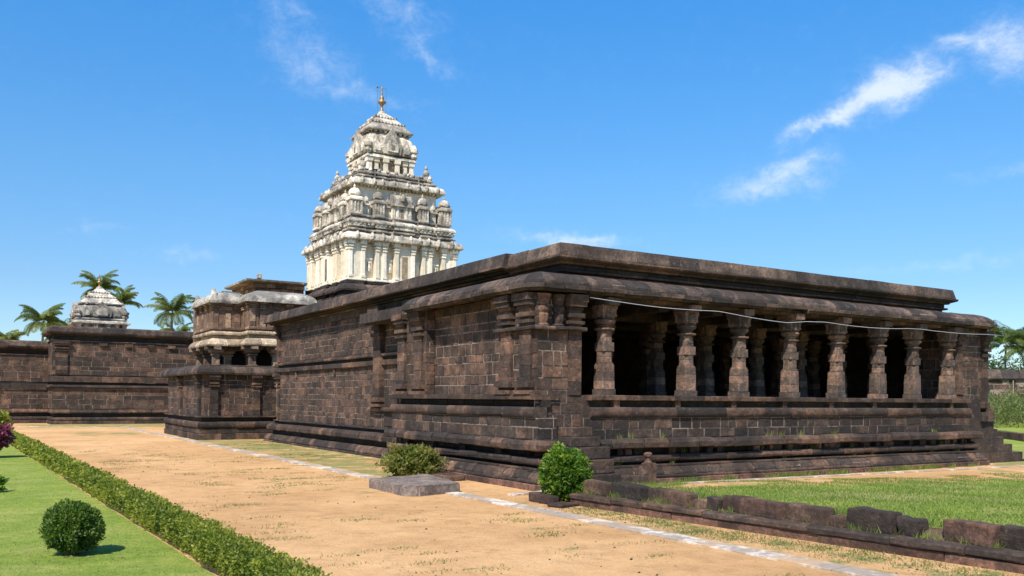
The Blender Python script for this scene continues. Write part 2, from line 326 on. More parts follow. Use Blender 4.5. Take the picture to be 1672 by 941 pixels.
def torus_prof(o, z0, z1, back=.3, n=6):
    h = (z1-z0)/2; zc = (z0+z1)/2
    return [(-back, z0)]+[(o-h*.75+h*.75*math.sin(math.pi*(i+.5)/n)**.7 if 0 < i < n-1 else o-h*.75+h*.3, zc-h*math.cos(math.pi*(i+.5)/n)) for i in range(n)]+[(-back, z1)]
def slab_prof(o, z0, z1, back=.4, c=.02): return [(-back, z0), (o-c, z0), (o, z0+c), (o, z1-c), (o-c, z1), (-back, z1)]
def masonry(mb, a, b, z0, z1, ch=.28, bw=.55, gap=.012, j=.008, mi=0, mort=1, thick=.1, rr=(0, 1), batter=0.0, rough=1.0):
    """wall face of individually cut blocks from a to b (outward is right of a->b) over a mortar bed"""
    a = Vector(a); b = Vector(b); d = (b-a); Ln = d.length; d.normalize(); nr = Vector((d.y, -d.x))
    P = lambda s, z, o: (a.x+d.x*s+nr.x*(o-batter*(z-z0)), a.y+d.y*s+nr.y*(o-batter*(z-z0)), z)
    s0, s1 = .012, Ln-.012
    mb.add([P(s0, z0, -.016), P(s1, z0, -.016), P(s1, z1, -.016), P(s0, z1, -.016), P(s0, z0, -thick), P(s1, z0, -thick), P(s1, z1, -thick), P(s0, z1, -thick)], QB, .5, mort)
    nc = max(1, round((z1-z0)/ch)); zs = [z0]+[z0+(z1-z0)*(i+random.uniform(-.16, .16))/nc for i in range(1, nc)]+[z1]
    for c in range(nc):
        s = -random.uniform(0, bw*.5); za, zb = zs[c], zs[c+1]
        while s < Ln:
            w = bw*random.choice((.55, .8, 1, 1.1, 1.4)); e = s+w; lo, hi = max(0, s), min(Ln, e)
            if Ln-hi < bw*.25: hi = Ln; e = Ln
            if hi-lo > .04:
                g = gap*random.uniform(.3, 1.1)*rough; o = random.uniform(-j, j); J = lambda: random.uniform(-.5, .5)*j
                x0, x1, y0, y1 = lo+(g if lo > 0 else 0), hi-(g if hi < Ln else 0), za+g*.8, zb-g*.8
                ch_ = .012; q = [P(x0, y0, -.05), P(x1, y0, -.05), P(x1, y1, -.05), P(x0, y1, -.05),
                     P(x0+ch_, y0+ch_, o+J()), P(x1-ch_, y0+ch_+J(), o+J()), P(x1-ch_, y1-ch_, o+J()), P(x0+ch_, y1-ch_+J(), o+J())]
                mb.add(q, [(4, 5, 6, 7), (0, 1, 5, 4), (1, 2, 6, 5), (2, 3, 7, 6), (3, 0, 4, 7)], random.uniform(*rr), mi)
            s = e
def fast(name, V, F, rnd, mat, parent=None, org=(0, 0, 0)):
    V = np.asarray(V, dtype=np.float32)-np.array(org, dtype=np.float32); k = F.shape[1]
    me = bpy.data.meshes.new(name); me.vertices.add(len(V)); me.vertices.foreach_set('co', V.ravel())
    me.loops.add(F.size); me.loops.foreach_set('vertex_index', F.ravel().astype(np.int32))
    me.polygons.add(len(F)); me.polygons.foreach_set('loop_start', np.arange(0, F.size, k, dtype=np.int32)); me.polygons.foreach_set('loop_total', np.full(len(F), k, dtype=np.int32))
    me.update(calc_edges=True); me.materials.append(MAT[mat])
    a = me.attributes.new('rnd', 'FLOAT', 'FACE'); a.data.foreach_set('value', np.asarray(rnd, dtype=np.float32))
    return link(name, me, parent)
def leaves(P, nrm, size, spread=.8, asp=.5):
    """diamond leaves at points P leaning along nrm"""
    n = len(P); d = nrm+rng.normal(0, spread, (n, 3)); d /= np.linalg.norm(d, axis=1)[:, None]+1e-9
    a = np.cross(d, rng.normal(0, 1, (n, 3))); a /= np.linalg.norm(a, axis=1)[:, None]+1e-9
    s = (size*rng.uniform(.6, 1.3, n))[:, None]
    V = np.stack([P, P+d*s*.5+a*s*asp*.5, P+d*s, P+d*s*.5-a*s*asp*.5], 1).reshape(-1, 3)
    return V, np.arange(4*n).reshape(-1, 4)
def blades(P, h, w, lean=.35):
    n = len(P); t = rng.uniform(0, 2*np.pi, n); hh = h*rng.uniform(.5, 1.3, n); ww = w*rng.uniform(.6, 1.4, n)
    a = np.stack([np.cos(t), np.sin(t), np.zeros(n)], 1); l = rng.normal(0, lean, (n, 2))*hh[:, None]
    tip = P+np.concatenate([l, hh[:, None]], 1)
    return np.stack([P-a*ww[:, None]/2, P+a*ww[:, None]/2, tip], 1).reshape(-1, 3), np.arange(3*n).reshape(-1, 3)

# ------------------------------------------------------------------ ground, lawns, kerbs
def sheet(name, pts, z, mat):
    mb = MB(); mb.add([(x, y, z) for x, y in pts], [tuple(range(len(pts)))], .5); o = mb.build(name, mat); tag(o, kind='structure'); return o
def gridsheet(name, x0, x1, y0, y1, nx, ny, fz, mat, keep=None, kind='structure'):
    vs = [(x0+(x1-x0)*i/nx, y0+(y1-y0)*k/ny) for k in range(ny+1) for i in range(nx+1)]
    fs = [(k*(nx+1)+i, k*(nx+1)+i+1, (k+1)*(nx+1)+i+1, (k+1)*(nx+1)+i) for k in range(ny) for i in range(nx)]
    if keep: fs = [f for f in fs if keep(*[sum(vs[i][c] for i in f)/4 for c in (0, 1)])]
    mb = MB(); mb.add([(x, y, fz(x, y)) for x, y in vs], fs, .5); o = mb.build(name, mat, smooth=True); tag(o, kind=kind); return o
sheet('ground', [(-900, -60), (1500, -60), (1500, 1500), (-900, 1500)], 0, 'sand')
HX = lambda y: 2.36-.0262*(y-8)          # left foot of the hedge
sheet('lawn', [(-40, -3), (HX(-3)-.03, -3), (HX(30)-.03, 30), (HX(58)-.03, 58), (-40, 58)], .006, 'lawn')
WX = lambda y: 9.32+.092*(12.9-y)        # foot of the low retaining wall
ss = lambda t: (lambda u: u*u*(3-2*u))(max(0, min(1, t)))
def bank_h(x, y):
    h = .33*ss((14.1-y)/2.0)*(1-.82*ss((x-11.5)/11))
    return .008+h+.018*math.sin(x*2.3+y*1.1)*math.sin(y*1.9)*ss((13.5-y)/2)
def bank_pt(x, y): return x, y
mb = MB(); nx, ny = 60, 60; vs = []; fs = []
for k in range(ny+1):
    y = -2+16.35*k/ny
    for i in range(nx+1):
        t = max(0, (i-1)/(nx-1)); x = WX(y)+(.40+random.uniform(-.03, .05) if i else .22)+(46-WX(y))*t**1.6; vs.append((x, y, bank_h(x, y) if i else min(.19, bank_h(x+.2, y))))
fs = [(k*(nx+1)+i, k*(nx+1)+i+1, (k+1)*(nx+1)+i+1, (k+1)*(nx+1)+i) for k in range(ny) for i in range(nx)]
mb.add(vs, [f for i_, f in enumerate(fs) if i_ % nx], .5); mb.add(vs, [f for i_, f in enumerate(fs) if i_ % nx == 0], .5, 1)
tag(mb.build('lawn_bank', ['bank', 'soil'], smooth=True), kind='structure')
sheet('lawn_beyond', [(33, 19.5), (60, 8), (140, 40), (90, 90), (42, 42)], .008, 'lawn')
# flush concrete kerb beside the path, in separate cast lengths
def kerb(name, path, w, z, seg):
    mb = MB(); moulding(mb, path, [(-w, -.05), (0, -.05), (0, z-.004), (-.01, z), (-w+.01, z), (-w, z-.004)], seg, .012, .004)
    o = mb.build(name, 'conc'); tag(o, kind='structure'); return o
kerb('path_kerb', [(8.08, 57), (8.07, 21), (8.16, 15.4), (8.19, 8.9), (8.28, 5.5), (8.32, 2)], .36, .024, 1.3)
kerb('wall_kerb', [(2.5, 61.4), (8.3, 57.8), (8.05, 57)], .25, .02, 1.5)
kerb('front_kerb', [(9.2, 14.65), (10.6, 14.95), (13.6, 14.92), (20, 14.6), (27.0, 14.2), (34, 13.9)], .20, .03, 1.4)

# ------------------------------------------------------------------ the pillared hall
HO = (10, 15.15, 0)
hall = root('pillared_hall', 'dark stone temple hall with a row of carved columns, broad curved eave and stepped plinth', 'temple hall', HO)
cornerpath = [(10.0, 23.1), (10.0, 15.15), (26.65, 15.15), (26.65, 17.5)]
pl = MB()
moulding(pl, cornerpath, slab_prof(0, -.1, .13, .5, .015), .9, rr=(.5, 1), mi=1, core=3)
moulding(pl, cornerpath, slab_prof(-.05, .132, .205, .6), .8, gap=.02, j=.010, rr=(.1, .9), core=3)
moulding(pl, cornerpath, [(-.6, .207), (-.09, .207), (-.10, .25), (-.17, .34), (-.24, .385), (-.6, .385)], .46, gap=.022, j=.014, rr=(.1, .9), core=3)
moulding(pl, cornerpath, slab_prof(-.23, .387, .44, .6, .01), 1.0, gap=.02, j=.010, rr=(.1, .9), core=3)
moulding(pl, cornerpath, slab_prof(-.42, .442, .50, .8), .9, mi=2, core=3)
moulding(pl, cornerpath, torus_prof(-.22, .502, .66, .8), 1.1, j=.016, gap=.03, core=3)
moulding(pl, cornerpath, slab_prof(-.50, .662, .80, .8), .6, mi=2, core=3)
moulding(pl, cornerpath, [(-.8, .802), (-.20, .802), (-.13, .83), (-.12, .94), (-.16, 1.01), (-.24, 1.03), (-.8, 1.03)], .75, gap=.035, j=.022, rr=(.1, .9), core=3)
# small blocks standing in the recesses
for i in range(40):
    t = random.uniform(11.9, 26.2); box(pl, t, t+random.uniform(.1, .25), 15.50, 15.7, .66, .80, .004)
for y in (17.1, 18.8, 20.5, 22): box(pl, 10.36, 10.6, y, y+.28, .66, .81, .004)
pl.build('plinth', ['dark', 'red', 'black', 'mortar'], hall, HO)
pw = MB()
masonry(pw, (10.36, 23.1), (10.36, 15.62), 1.03, 1.50, .235, .62, rr=(0, .9))
masonry(pw, (10.36, 15.62), (10.9, 15.62), 1.03, 1.50, .235, .4, rr=(0, .8))
masonry(pw, (11.55, 15.52), (26.25, 15.52), 1.03, 1.50, .235, .48, rr=(0, .75), gap=.010)
masonry(pw, (26.25, 15.52), (26.25, 17.5), 1.03, 1.50, .235, .6)
pw.build('plinth_wall', ['dark', 'mortar'], hall, HO)
um = MB()
lp = [(10.36, 23.1), (10.36, 15.70)]; fp = [(11.68, 15.52), (26.12, 15.52), (26.12, 17.5)]
um = MB()
for pth in (lp, fp):
    um = MB(); moulding(um, pth, torus_prof(.07, 1.502, 1.735, .3, 8), 1.3, j=.006, gap=.014, core=2)
    moulding(um, pth, slab_prof(-.16, 1.736, 1.885, .4), .5, mi=1)
    moulding(um, pth, slab_prof(.06, 1.887, 2.005, .6, .012), 1.2, j=.006, rr=(.2, 1), core=2); um.build('sill_moulding', ['dark', 'black', 'mortar'], hall, HO) if pth is lp else None
for x in [12.35+1.83*i for i in range(8)]: box(um, x, x+.16, 15.52, 15.7, 1.737, 1.884, .004, .9)
um.build('sill_moulding', ['dark', 'black', 'mortar'], hall, HO)

hw = MB()
# near corner pier
masonry(hw, (10.42, 17.35), (10.42, 15.76), 2.007, 3.42, .26, .36, gap=.011, rr=(.2, .9))
masonry(hw, (10.42, 15.76), (11.62, 15.76), 1.04, 3.46, .26, .36, gap=.012, rr=(.2, 1))
masonry(hw, (11.62, 15.76), (11.62, 16.5), 2.0, 4.2, .27, .4)
masonry(hw, (10.46, 17.30), (10.46, 15.80), 3.44, 4.2, .27, .42, rr=(.1, .7)); masonry(hw, (10.46, 15.86), (11.58, 15.86), 3.47, 4.2, .27, .42, rr=(.1, .8))
# porch side wall and its end
masonry(hw, (10.72, 21.2), (10.72, 17.30), 2.0, 4.28, .245, .38, gap=.011, rr=(.1, 1))
masonry(hw, (10.46, 22.9), (10.46, 21.15), 2.007, 4.28, .27, .42, rr=(.1, .9))
masonry(hw, (11.8, 22.9), (10.46, 22.9), 0, 4.28, .27, .42)
masonry(hw, (10.46, 21.15), (10.72, 21.15), 2.0, 4.28, .27, .42)
# far right pier
masonry(hw, (26.05, 15.92), (27.78, 15.92), 1.05, 4.25, .26, .36, gap=.013, rr=(.1, .8)); masonry(hw, (27.78, 15.92), (27.78, 23), .5, 4.2, .3, .5)
masonry(hw, (26.05, 17.5), (26.05, 15.92), 2.0, 4.2, .3, .4)
# interior walls
box(hw, 11.9, 27.3, 26.5, 26.8, 0, 4.3, 0, .1); box(hw, 11.66, 11.8, 16.5, 22.9, 2.0, 4.3, 0, .2); box(hw, 27.2, 27.35, 16.2, 26.5, 2.0, 4.3, 0, .2)
hw.build('wall', ['wall', 'mortar'], hall, HO)
fl = MB(); box(fl, 11.6, 27.0, 15.66, 26.5, 1.0, 1.995, 0, .3); fl.build('floor', 'dark', hall, HO)

def pilaster(tgt, c, n, w=.36, z0=2.0, z1=4.2, proud=.10, mi=0, base=True):
    """engaged column on a wall face, n outward unit (x,y); tgt is (parent, origin, material): each is a part"""
    mb = MB(); _pilaster(mb, c, n, w, z0, z1, proud, mi, base); return mb.build('pilaster', tgt[2], tgt[0], tgt[1])
def _pilaster(mb, c, n, w, z0, z1, proud, mi, base):
    t = (-n[1], n[0]); H = z1-z0
    def slab(hw_, pr, a, b, jj=.004, r=None):
        xs = [c[0]+t[0]*s*hw_+n[0]*o for s in (-1, 1) for o in (-.2, pr)]; ys = [c[1]+t[1]*s*hw_+n[1]*o for s in (-1, 1) for o in (-.2, pr)]
        box(mb, min(xs), max(xs), min(ys), max(ys), a, b, jj, r, mi)
    if base: slab(w*.75, proud+.10, z0, z0+.09); slab(w*.62, proud+.02, z0+.09, z0+.15); slab(w*.72, proud+.12, z0+.15, z0+.29, .012); slab(w*.6, proud+.03, z0+.29, z0+.38)
    b0 = z0+(.38 if base else 0); zz = b0; top = z0+H*.70
    while zz < top-.1:
        q = min(top, zz+random.uniform(.22, .3)); slab(w*.5, proud+random.uniform(-.004, .004), zz+.006, q); zz = q
    for pr, hw_, a, b in ((.07, .62, 0, .07), (.0, .46, .07, .13), (.08, .60, .13, .22), (.02, .5, .22, .29), (.05, .56, .29, .36), (.12, .66, .36, .46), (.16, .72, .46, .60)):
        k = (z1-top)/.62; slab(w*hw_, proud+pr, top+a*k, top+b*k, .008)
pi = (hall, HO, 'wall')
for y in (22.62, 21.55): pilaster(pi, (10.46, y), (-1, 0), .46, 2.007, 4.25, .06)
for y in (16.95, 16.15): pilaster(pi, (10.42, y), (-1, 0), .44, 2.007, 4.22, .05)
for x in (11.42,): pilaster(pi, (x, 15.76), (0, -1), .34, 2.0, 4.22, .03, base=False)
for x in (10.62, 11.02):
    w = MB(); stack(w, x, 15.83, [(3.46, .13), (3.52, .14), (3.55, .095), (3.64, .12), (3.74, .125), (3.78, .09), (3.84, .13), (3.9, .135), (3.93, .10), (4.02, .12), (4.18, .17)], 8, j=.008); w.build('baluster_stub', 'wall', hall, HO)
for x in (27.62,): pilaster(pi, (x, 15.92), (0, -1), .3, 1.3, 4.22, .06, base=True)
pilaster(pi, (26.22, 15.92), (0, -1), .26, 2.0, 4.22, .05)
cc = MB(); moulding(cc, [(10.40, 17.36), (10.40, 15.74), (11.66, 15.74)], torus_prof(.12, 3.40, 3.49, .1), .5, j=.012); cc.build('capital_band', 'roof', hall, HO)

# columns: base, shaft, capital
def column_parts(x, y, parent, dark=False):
    b = MB(); a = parent
    box(b, -.19, .19, -.19, .19, 0, .13, .008)
    s = MB(); rv = random.random
    def oc(z0, z1, h, n=8, r=None): stack(s, 0, 0, [(z0, h-.006), (z0+.012, h), (z1-.012, h), (z1, h-.006)], n, r=r, j=.0025)
    for z0, z1, h, k in ((.132, .33, .178, .12), (.332, .52, .176, .12), (.522, .70, .170, .12), (.70, .74, .168, .3), (.742, .87, .160, .52), (.872, .99, .159, .52), (.992, 1.20, .170, .16), (1.20, 1.32, .158, .50), (1.322, 1.46, .155, .56)):
        csq(s, [(z0, h-.005), (z0+.01, h), (z1-.01, h), (z1, h-.005)], k, rv())
    c = MB()
    stack(c, 0, 0, [(1.46, .14), (1.47, .205), (1.49, .235), (1.52, .228), (1.535, .14)], 16, j=.003)
    stack(c, 0, 0, [(1.53, .14), (1.59, .155), (1.62, .20), (1.67, .24), (1.71, .236), (1.73, .15)], 16, j=.004)
    for ang in range(4):
        ca, sa = math.cos(ang*math.pi/2), math.sin(ang*math.pi/2)
        c.add([(px*ca-py*sa, px*sa+py*ca, z) for px, py, z in [(.21, -.13, 1.765), (.21, .13, 1.765), (.235, 0, 1.86), (.1, 0, 1.765), (.1, 0, 1.88)]], [(0, 1, 2), (0, 2, 4, 3), (1, 3, 4, 2)], .8)
    stack(c, 0, 0, [(1.73, .15), (1.77, .165), (1.79, .20), (1.83, .205), (1.84, .19), (1.95, .195), (1.97, .215), (2.04, .21)], 4, j=.006); stack(c, 0, 0, [(1.74, .17), (1.80, .22), (1.98, .225), (2.03, .20)], 8, j=.006)
    box(c, -.17, .17, -.36, .30, 2.04, 2.19, .012)
    if dark:
        mt = 'column'
    else: mt = 'column'
    return s, b, c, mt
def make_column(x, y, dark=False, k=1):
    s, b, c, mt = column_parts(x, y, hall, dark)
    so = s.build('column', mt, hall); so.location = (x-HO[0], y-HO[1], 2.005)
    b.build('column_base', mt, so); c.build('capital', mt, so)
    return so
c0 = make_column(12.42, 15.98)
def dupcol(src, x, y):
    r = src.copy(); sc.collection.objects.link(r); r.parent = hall; r.location = (x-HO[0], y-HO[1], 2.005)
    for ch in src.children:
        d = ch.copy(); sc.collection.objects.link(d); d.parent = r
    return r
for i, x in enumerate((14.93, 16.73, 18.62, 20.51, 22.34, 23.97, 25.72)):
    make_column(x, 15.98)
ic = make_column(12.6, 18.5, True); ic['label'] = 'inner column standing in shade'  # same stone as the front columns
for y in (18.5, 21.0, 23.5):
    for x in (12.6, 14.4, 16.2, 18.05, 20.1, 22.0, 23.9, 25.7):
        if (x, y) != (12.6, 18.5): dupcol(ic, x, y)
bm_ = MB()
moulding(bm_, [(11.55, 15.80), (26.9, 15.80)], [(-.36, 4.16), (0, 4.16), (0, 4.285), (-.36, 4.285)], 1.85, gap=.02, j=.006)
for y in (18.3, 20.8, 23.3): box(bm_, 11.8, 27.2, y, y+.4, 4.0, 4.285, 0, .3)
for x in (12.6, 14.4, 16.2, 18.05, 20.1, 22.0, 23.9, 25.7): box(bm_, x-.16, x+.16, 16.2, 26.4, 4.05, 4.28, 0, .3)
bm_.build('beam', 'dark', hall, HO)
rf = MB(); box(rf, 10.9, 27.1, 16.0, 26.9, 4.29, 4.6, 0, .3); box(rf, 11.6, 26.1, 16.5, 26.0, 4.6, 5.38, 0, .4); rf.build('roof', 'roof', hall, HO)
ev = MB()
kap = [(-1.2, 4.31), (-.30, 4.31), (-.03, 4.31), (-.02, 4.40), (-.03, 4.455), (-.10, 4.53), (-.20, 4.595), (-.34, 4.65), (-.52, 4.69), (-.75, 4.712), (-1.2, 4.72)]
fas = [(-.25, 4.232), (-.035, 4.232), (-.03, 4.275), (.055, 4.28), (.06, 4.36), (.05, 4.37), (-.02, 4.375), (-.04, 4.308), (-.25, 4.308)]
ep = [(11.7, 22.35), (10.55, 22.35), (10.13, 21.9), (10.13, 15.85), (10.42, 15.5), (27.5, 15.5), (27.85, 15.9), (27.85, 22)]
moulding(ev, ep, kap, .38, gap=.014, j=.010, sub=1, rr=(.0, 1), core=1)
moulding(ev, ep, fas, .55, gap=.02, j=.010, sub=2, rr=(.0, 1), drop=.05)
ev.build('eave', ['roof', 'mortar'], hall, HO)
pa = MB()
pp = [(11.25, 18.45), (11.25, 16.12), (26.40, 16.12), (26.40, 22)]
moulding(pa, pp, slab_prof(-.28, 4.70, 4.80, .7), 1.1, mi=0)
moulding(pa, pp, slab_prof(-.16, 4.80, 4.86, .7), 1.3, mi=0)
moulding(pa, pp, slab_prof(-.24, 4.862, 4.97, .7), .9, mi=1)
moulding(pa, pp, [(-.7, 4.972), (-.14, 4.972), (-.12, 5.01), (.03, 5.06), (.05, 5.09), (.05, 5.13), (-.7, 5.13)], 1.2)
moulding(pa, pp, [(-.7, 5.132), (0, 5.132), (0, 5.16), (-.05, 5.36), (-.07, 5.42), (-.7, 5.42)], 1.1, gap=.016, j=.008, rr=(.2, 1), mi=2, core=3)
pa.build('parapet', ['dark', 'black', 'roof', 'mortar'], hall, HO)
# ruined steps at the near corner
sp = MB()
rock(sp, (11.28, 15.62, 1.10), (.72, .5, .20), bev=.015, amp=.012); rock(sp, (11.30, 15.42, .90), (.78, .55, .20), bev=.015, amp=.012)
rock(sp, (11.33, 15.25, .64), (.98, .55, .25), bev=.02, amp=.015); rock(sp, (11.30, 15.10, .34), (1.05, .55, .29), bev=.02, amp=.015); rock(sp, (11.32, 14.97, 0), (1.12, .6, .33), bev=.02, amp=.015)
sp.build('ruined_steps', 'dark', hall, HO)
st = MB()
for x1, z1 in ((29.75, .06), (29.45, .32), (28.85, .58), (28.35, .82), (28.0, 1.08), (27.8, 1.35)):
    rock(st, ((26.7+x1)/2, 16.15, 0), (x1-26.7, 1.0-.05*z1, z1), bev=.02, amp=.010, cuts=5)
rock(st, (27.5, 15.75, 1.3), (.32, .32, .42)); rock(st, (27.15, 15.75, 1.3), (.3, .34, .3))
rock(st, (27.3, 15.8, 1.72), (.36, .36, .2))
st.build('staircase', 'dark', hall, HO)

# ------------------------------------------------------------------ the long wing
WO = (11.2, 38.4, 0)
wing = root('temple_wing', 'long windowless dark stone wing running back from the pillared hall, with projecting mid band', 'temple wing', WO)
wp = [(19, 38.4), (11.2, 38.4), (11.2, 23.0)]
w = MB()
moulding(w, wp, slab_prof(.05, -.1, .07, .5), 1.2, mi=0)
moulding(w, wp, [(-.6, .072), (0, .072), (.02, .12), (-.03, .24), (-.12, .32), (-.6, .32)], .7, j=.010, gap=.014)
moulding(w, wp, slab_prof(-.26, .322, .50, .6), .8, mi=1)
moulding(w, wp, [(-.6, .502), (-.10, .502), (-.05, .54), (-.05, .66), (-.13, .75), (-.2, .77), (-.6, .77)], .7, j=.012, gap=.014)
moulding(w, wp, slab_prof(-.36, .772, .87, .6), .8, mi=1)
moulding(w, wp, slab_prof(-.28, .872, .93, .6, .01), 1.0)
w.build('plinth', ['dark', 'black'], wing, WO)
w = MB(); X = 11.62
masonry(w, (X, 38.0), (X, 22.9), .932, 2.96, .235, .31, rr=(.05, .9)); masonry(w, (15, 38.0), (X, 38.0), .93, 4.95, .27, .46)
masonry(w, (X+.03, 38.0), (X+.03, 22.9), 3.40, 4.96, .235, .31, rr=(.05, .9))
w.build('wall', ['wall', 'mortar'], wing, WO)
w = MB(); q = [(15, 38.0), (X, 38.0), (X, 22.9)]
moulding(w, q, slab_prof(.10, 2.962, 3.14, .3), 1.0, j=.007); moulding(w, q, slab_prof(-.03, 3.142, 3.25, .3), 1.0, mi=1); moulding(w, q, torus_prof(.10, 3.252, 3.36, .3), 1.2, j=.006); moulding(w, q, slab_prof(.0, 3.362, 3.398, .3, .005), 1.2)
w.build('mid_band', ['dark', 'black'], wing, WO)
w = (wing, WO, 'wall')
pilaster(w, (X, 26.85), (-1, 0), .55, 1.62, 4.9, .15); pilaster(w, (X, 37.8), (-1, 0), .34, .95, 2.95, .06, base=False); pilaster(w, (X, 37.8), (-1, 0), .34, 3.4, 4.95, .06, base=False)
pilaster(w, (X, 24.2), (-1, 0), .55, 1.62, 4.9, .12)
for y in (35.4, 31.0): w = MB(); box(w, X-.05, X+.1, y-.07, y+.07, 2.70, 2.95, .01); w.build('corbel', 'wall', wing, WO)
w = MB(); moulding(w, [(X, 27.6), (X, 23.3)], torus_prof(.16, 1.45, 1.60, .2), .9, j=.012)
w.build('pilaster_foot', 'wall', wing, WO)
w = MB(); q = [(19, 38.5), (11.12, 38.5), (11.12, 18.35)]
moulding(w, q, slab_prof(-.36, 4.962, 5.02, .6), 1.2); moulding(w, q, slab_prof(-.22, 5.022, 5.09, .6), 1.2, mi=1)
moulding(w, q, slab_prof(.02, 5.092, 5.14, .7, .01), 1.2); moulding(w, q, [(-.7, 5.142), (-.01, 5.142), (-.02, 5.20), (-.07, 5.42), (-.10, 5.455), (-.7, 5.455)], 1.05, gap=.014, j=.008, mi=2, rr=(.2, 1), core=3)
w.build('parapet', ['dark', 'black', 'roof', 'mortar'], wing, WO)
w = MB(); box(w, 11.6, 19, 18.4, 37.9, 4.72, 5.40, 0, .4); w.build('roof', 'roof', wing, WO)

# ------------------------------------------------------------------ white tower
TO = (21.2, 48.6, 0)
tower = root('temple_tower', 'tall cream and grey stepped temple tower with a gilded finial rising behind the dark wing', 'temple tower', TO)
def rp(h, d=.14):
    """square plan with projecting bays, counter-clockwise, around the tower's centre"""
    s = [(-1, 0), (-.70, 0), (-.70, -d), (-.53, -d), (-.53, 0), (-.32, 0), (-.32, -d), (-.19, -d), (-.19, d*.6), (.19, d*.6), (.19, -d), (.32, -d), (.32, 0), (.53, 0), (.53, -d), (.70, -d), (.70, 0)]
    out = []
    for k in range(4):
        c, q = round(math.cos(k*math.pi/2)), round(math.sin(k*math.pi/2))
        for t, o in s:
            x, y = t*h, -(h+o); out.append((TO[0]+x*c-y*q, TO[1]+x*q+y*c))
    return out
def tb(mb, k, s0, s1, o0, o1, z0, z1, j=.006, r=None, mi=0):
    """box on side k of the tower: s along the side, o outward from the centre"""
    c, q = round(math.cos(k*math.pi/2)), round(math.sin(k*math.pi/2)); P = [(s*c+o*q, s*q-o*c) for s in (s0, s1) for o in (o0, o1)]
    xs = [TO[0]+p[0] for p in P]; ys = [TO[1]+p[1] for p in P]; box(mb, min(xs), max(xs), min(ys), max(ys), z0, z1, j, r, mi)
def tp(k, s, o):
    c, q = round(math.cos(k*math.pi/2)), round(math.sin(k*math.pi/2)); return TO[0]+s*c+o*q, TO[1]+s*q-o*c
w = MB()
box(w, TO[0]-3.6, TO[0]+3.6, TO[1]-3.6, TO[1]+3.6, 0, 7.4, 0, .5)
for h, a, b, mi in ((3.9, 6.6, 6.9, 0), (3.75, 6.9, 7.2, 1), (3.95, 7.2, 7.45, 0), (3.7, 7.45, 7.7, 1)): moulding(w, rp(h), slab_prof(0, a, b, 1), 1.0, closed=True, mi=mi, sub=1)
moulding(w, rp(3.72), [(-1, 7.7), (.18, 7.7), (.2, 7.8), (.14, 7.95), (-.02, 8.1), (-.25, 8.15), (-1, 8.15)], .6, closed=True, sub=1, j=.02)
moulding(w, rp(3.55), slab_prof(.0, 8.15, 8.32, 1), .6, closed=True, mi=1, sub=1)
w.build('stone_base', ['roof', 'black'], tower, TO)
w = MB()
H = 3.55
box(w, TO[0]-3.1, TO[0]+3.1, TO[1]-3.1, TO[1]+3.1, 8.3, 10.6, 0, .5)
moulding(w, rp(3.5), slab_prof(.06, 8.32, 8.42, .6), 1.2, closed=True, sub=1, j=.004); moulding(w, rp(3.5), slab_prof(.0, 8.42, 8.50, .6), 1.2, closed=True, sub=1, j=.004)
for k in range(4):
    for a, b in ((-1, -.70), (-.53, -.32), (-.19, .19), (.32, .53), (.70, 1)):
        a, b = a*3.45, b*3.45; o = H+(.08 if abs(a+b) < .1 else 0)
        tb(w, k, a+.10, b-.10, 3.0, o-.14, 8.5, 10.5)
        for s in (a+.14, b-.14):
            tb(w, k, s-.13, s+.13, 3.0, o-.02, 8.5, 8.62); tb(w, k, s-.10, s+.10, 3.0, o-.05, 8.62, 10.0)
            tb(w, k, s-.13, s+.13, 3.0, o-.01, 10.0, 10.08); tb(w, k, s-.09, s+.09, 3.0, o-.05, 10.08, 10.16); tb(w, k, s-.15, s+.15, 3.0, o+.02, 10.16, 10.26); tb(w, k, s-.19, s+.19, 3.0, o+.04, 10.30, 10.52)
    for s in (-2.12, 2.12, -.88, .88):
        tb(w, k, s-.16, s+.16, 3.0, 3.24, 8.9, 9.55); tb(w, k, s-.2, s+.2, 3.0, 3.28, 9.55, 9.62)
        x, y = tp(k, s, 3.22); stack(w, x, y, [(8.9, .08), (9.1, .10), (9.3, .06), (9.36, .08), (9.46, .03)], 8)
w.build('pilastered_wall', 'cream', tower, TO)
for k in range(4):
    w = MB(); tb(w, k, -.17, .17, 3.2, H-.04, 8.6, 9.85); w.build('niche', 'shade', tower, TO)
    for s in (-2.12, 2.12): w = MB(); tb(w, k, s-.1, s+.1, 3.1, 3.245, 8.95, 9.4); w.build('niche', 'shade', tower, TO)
def dent(w, h_, z_, st_):
    for k in range(4):
        q_ = -h_+.1
        while q_ < h_-.1: tb(w, k, q_, q_+st_*.45, h_-.25, h_, z_, z_+.13, .005); q_ += st_
w = MB()
kp = lambda z, q=.3, f=1.0: [(-.8, z), (q-.06, z), (q, z+.04), (q, z+.12), (q-.05, z+.25*f), (q-.14, z+.36*f), (q-.30, z+.43*f), (-.8, z+.45*f)]
moulding(w, rp(3.5), kp(10.53, .26), .5, closed=True, sub=1, j=.012); dent(w, 3.60, 10.44, .24); dent(w, 3.38, 11.44, .26)
for k in range(4):     # arched window motifs on the cornice
    for s in (-3.0, -2.1, -1.45, -.88, -.3, .3, .88, 1.45, 2.1, 3.0):
        x, y = tp(k, s, 3.70); stack(w, x, y, [(10.6, .02), (10.62, .10), (10.78, .13), (10.92, .09), (11.0, .02)], 6)
moulding(w, rp(3.34), slab_prof(0, 11.32, 11.55, .8), .6, closed=True, sub=1, j=.012); moulding(w, rp(3.25), kp(11.52, .16, .7), .5, closed=True, sub=1, j=.012)
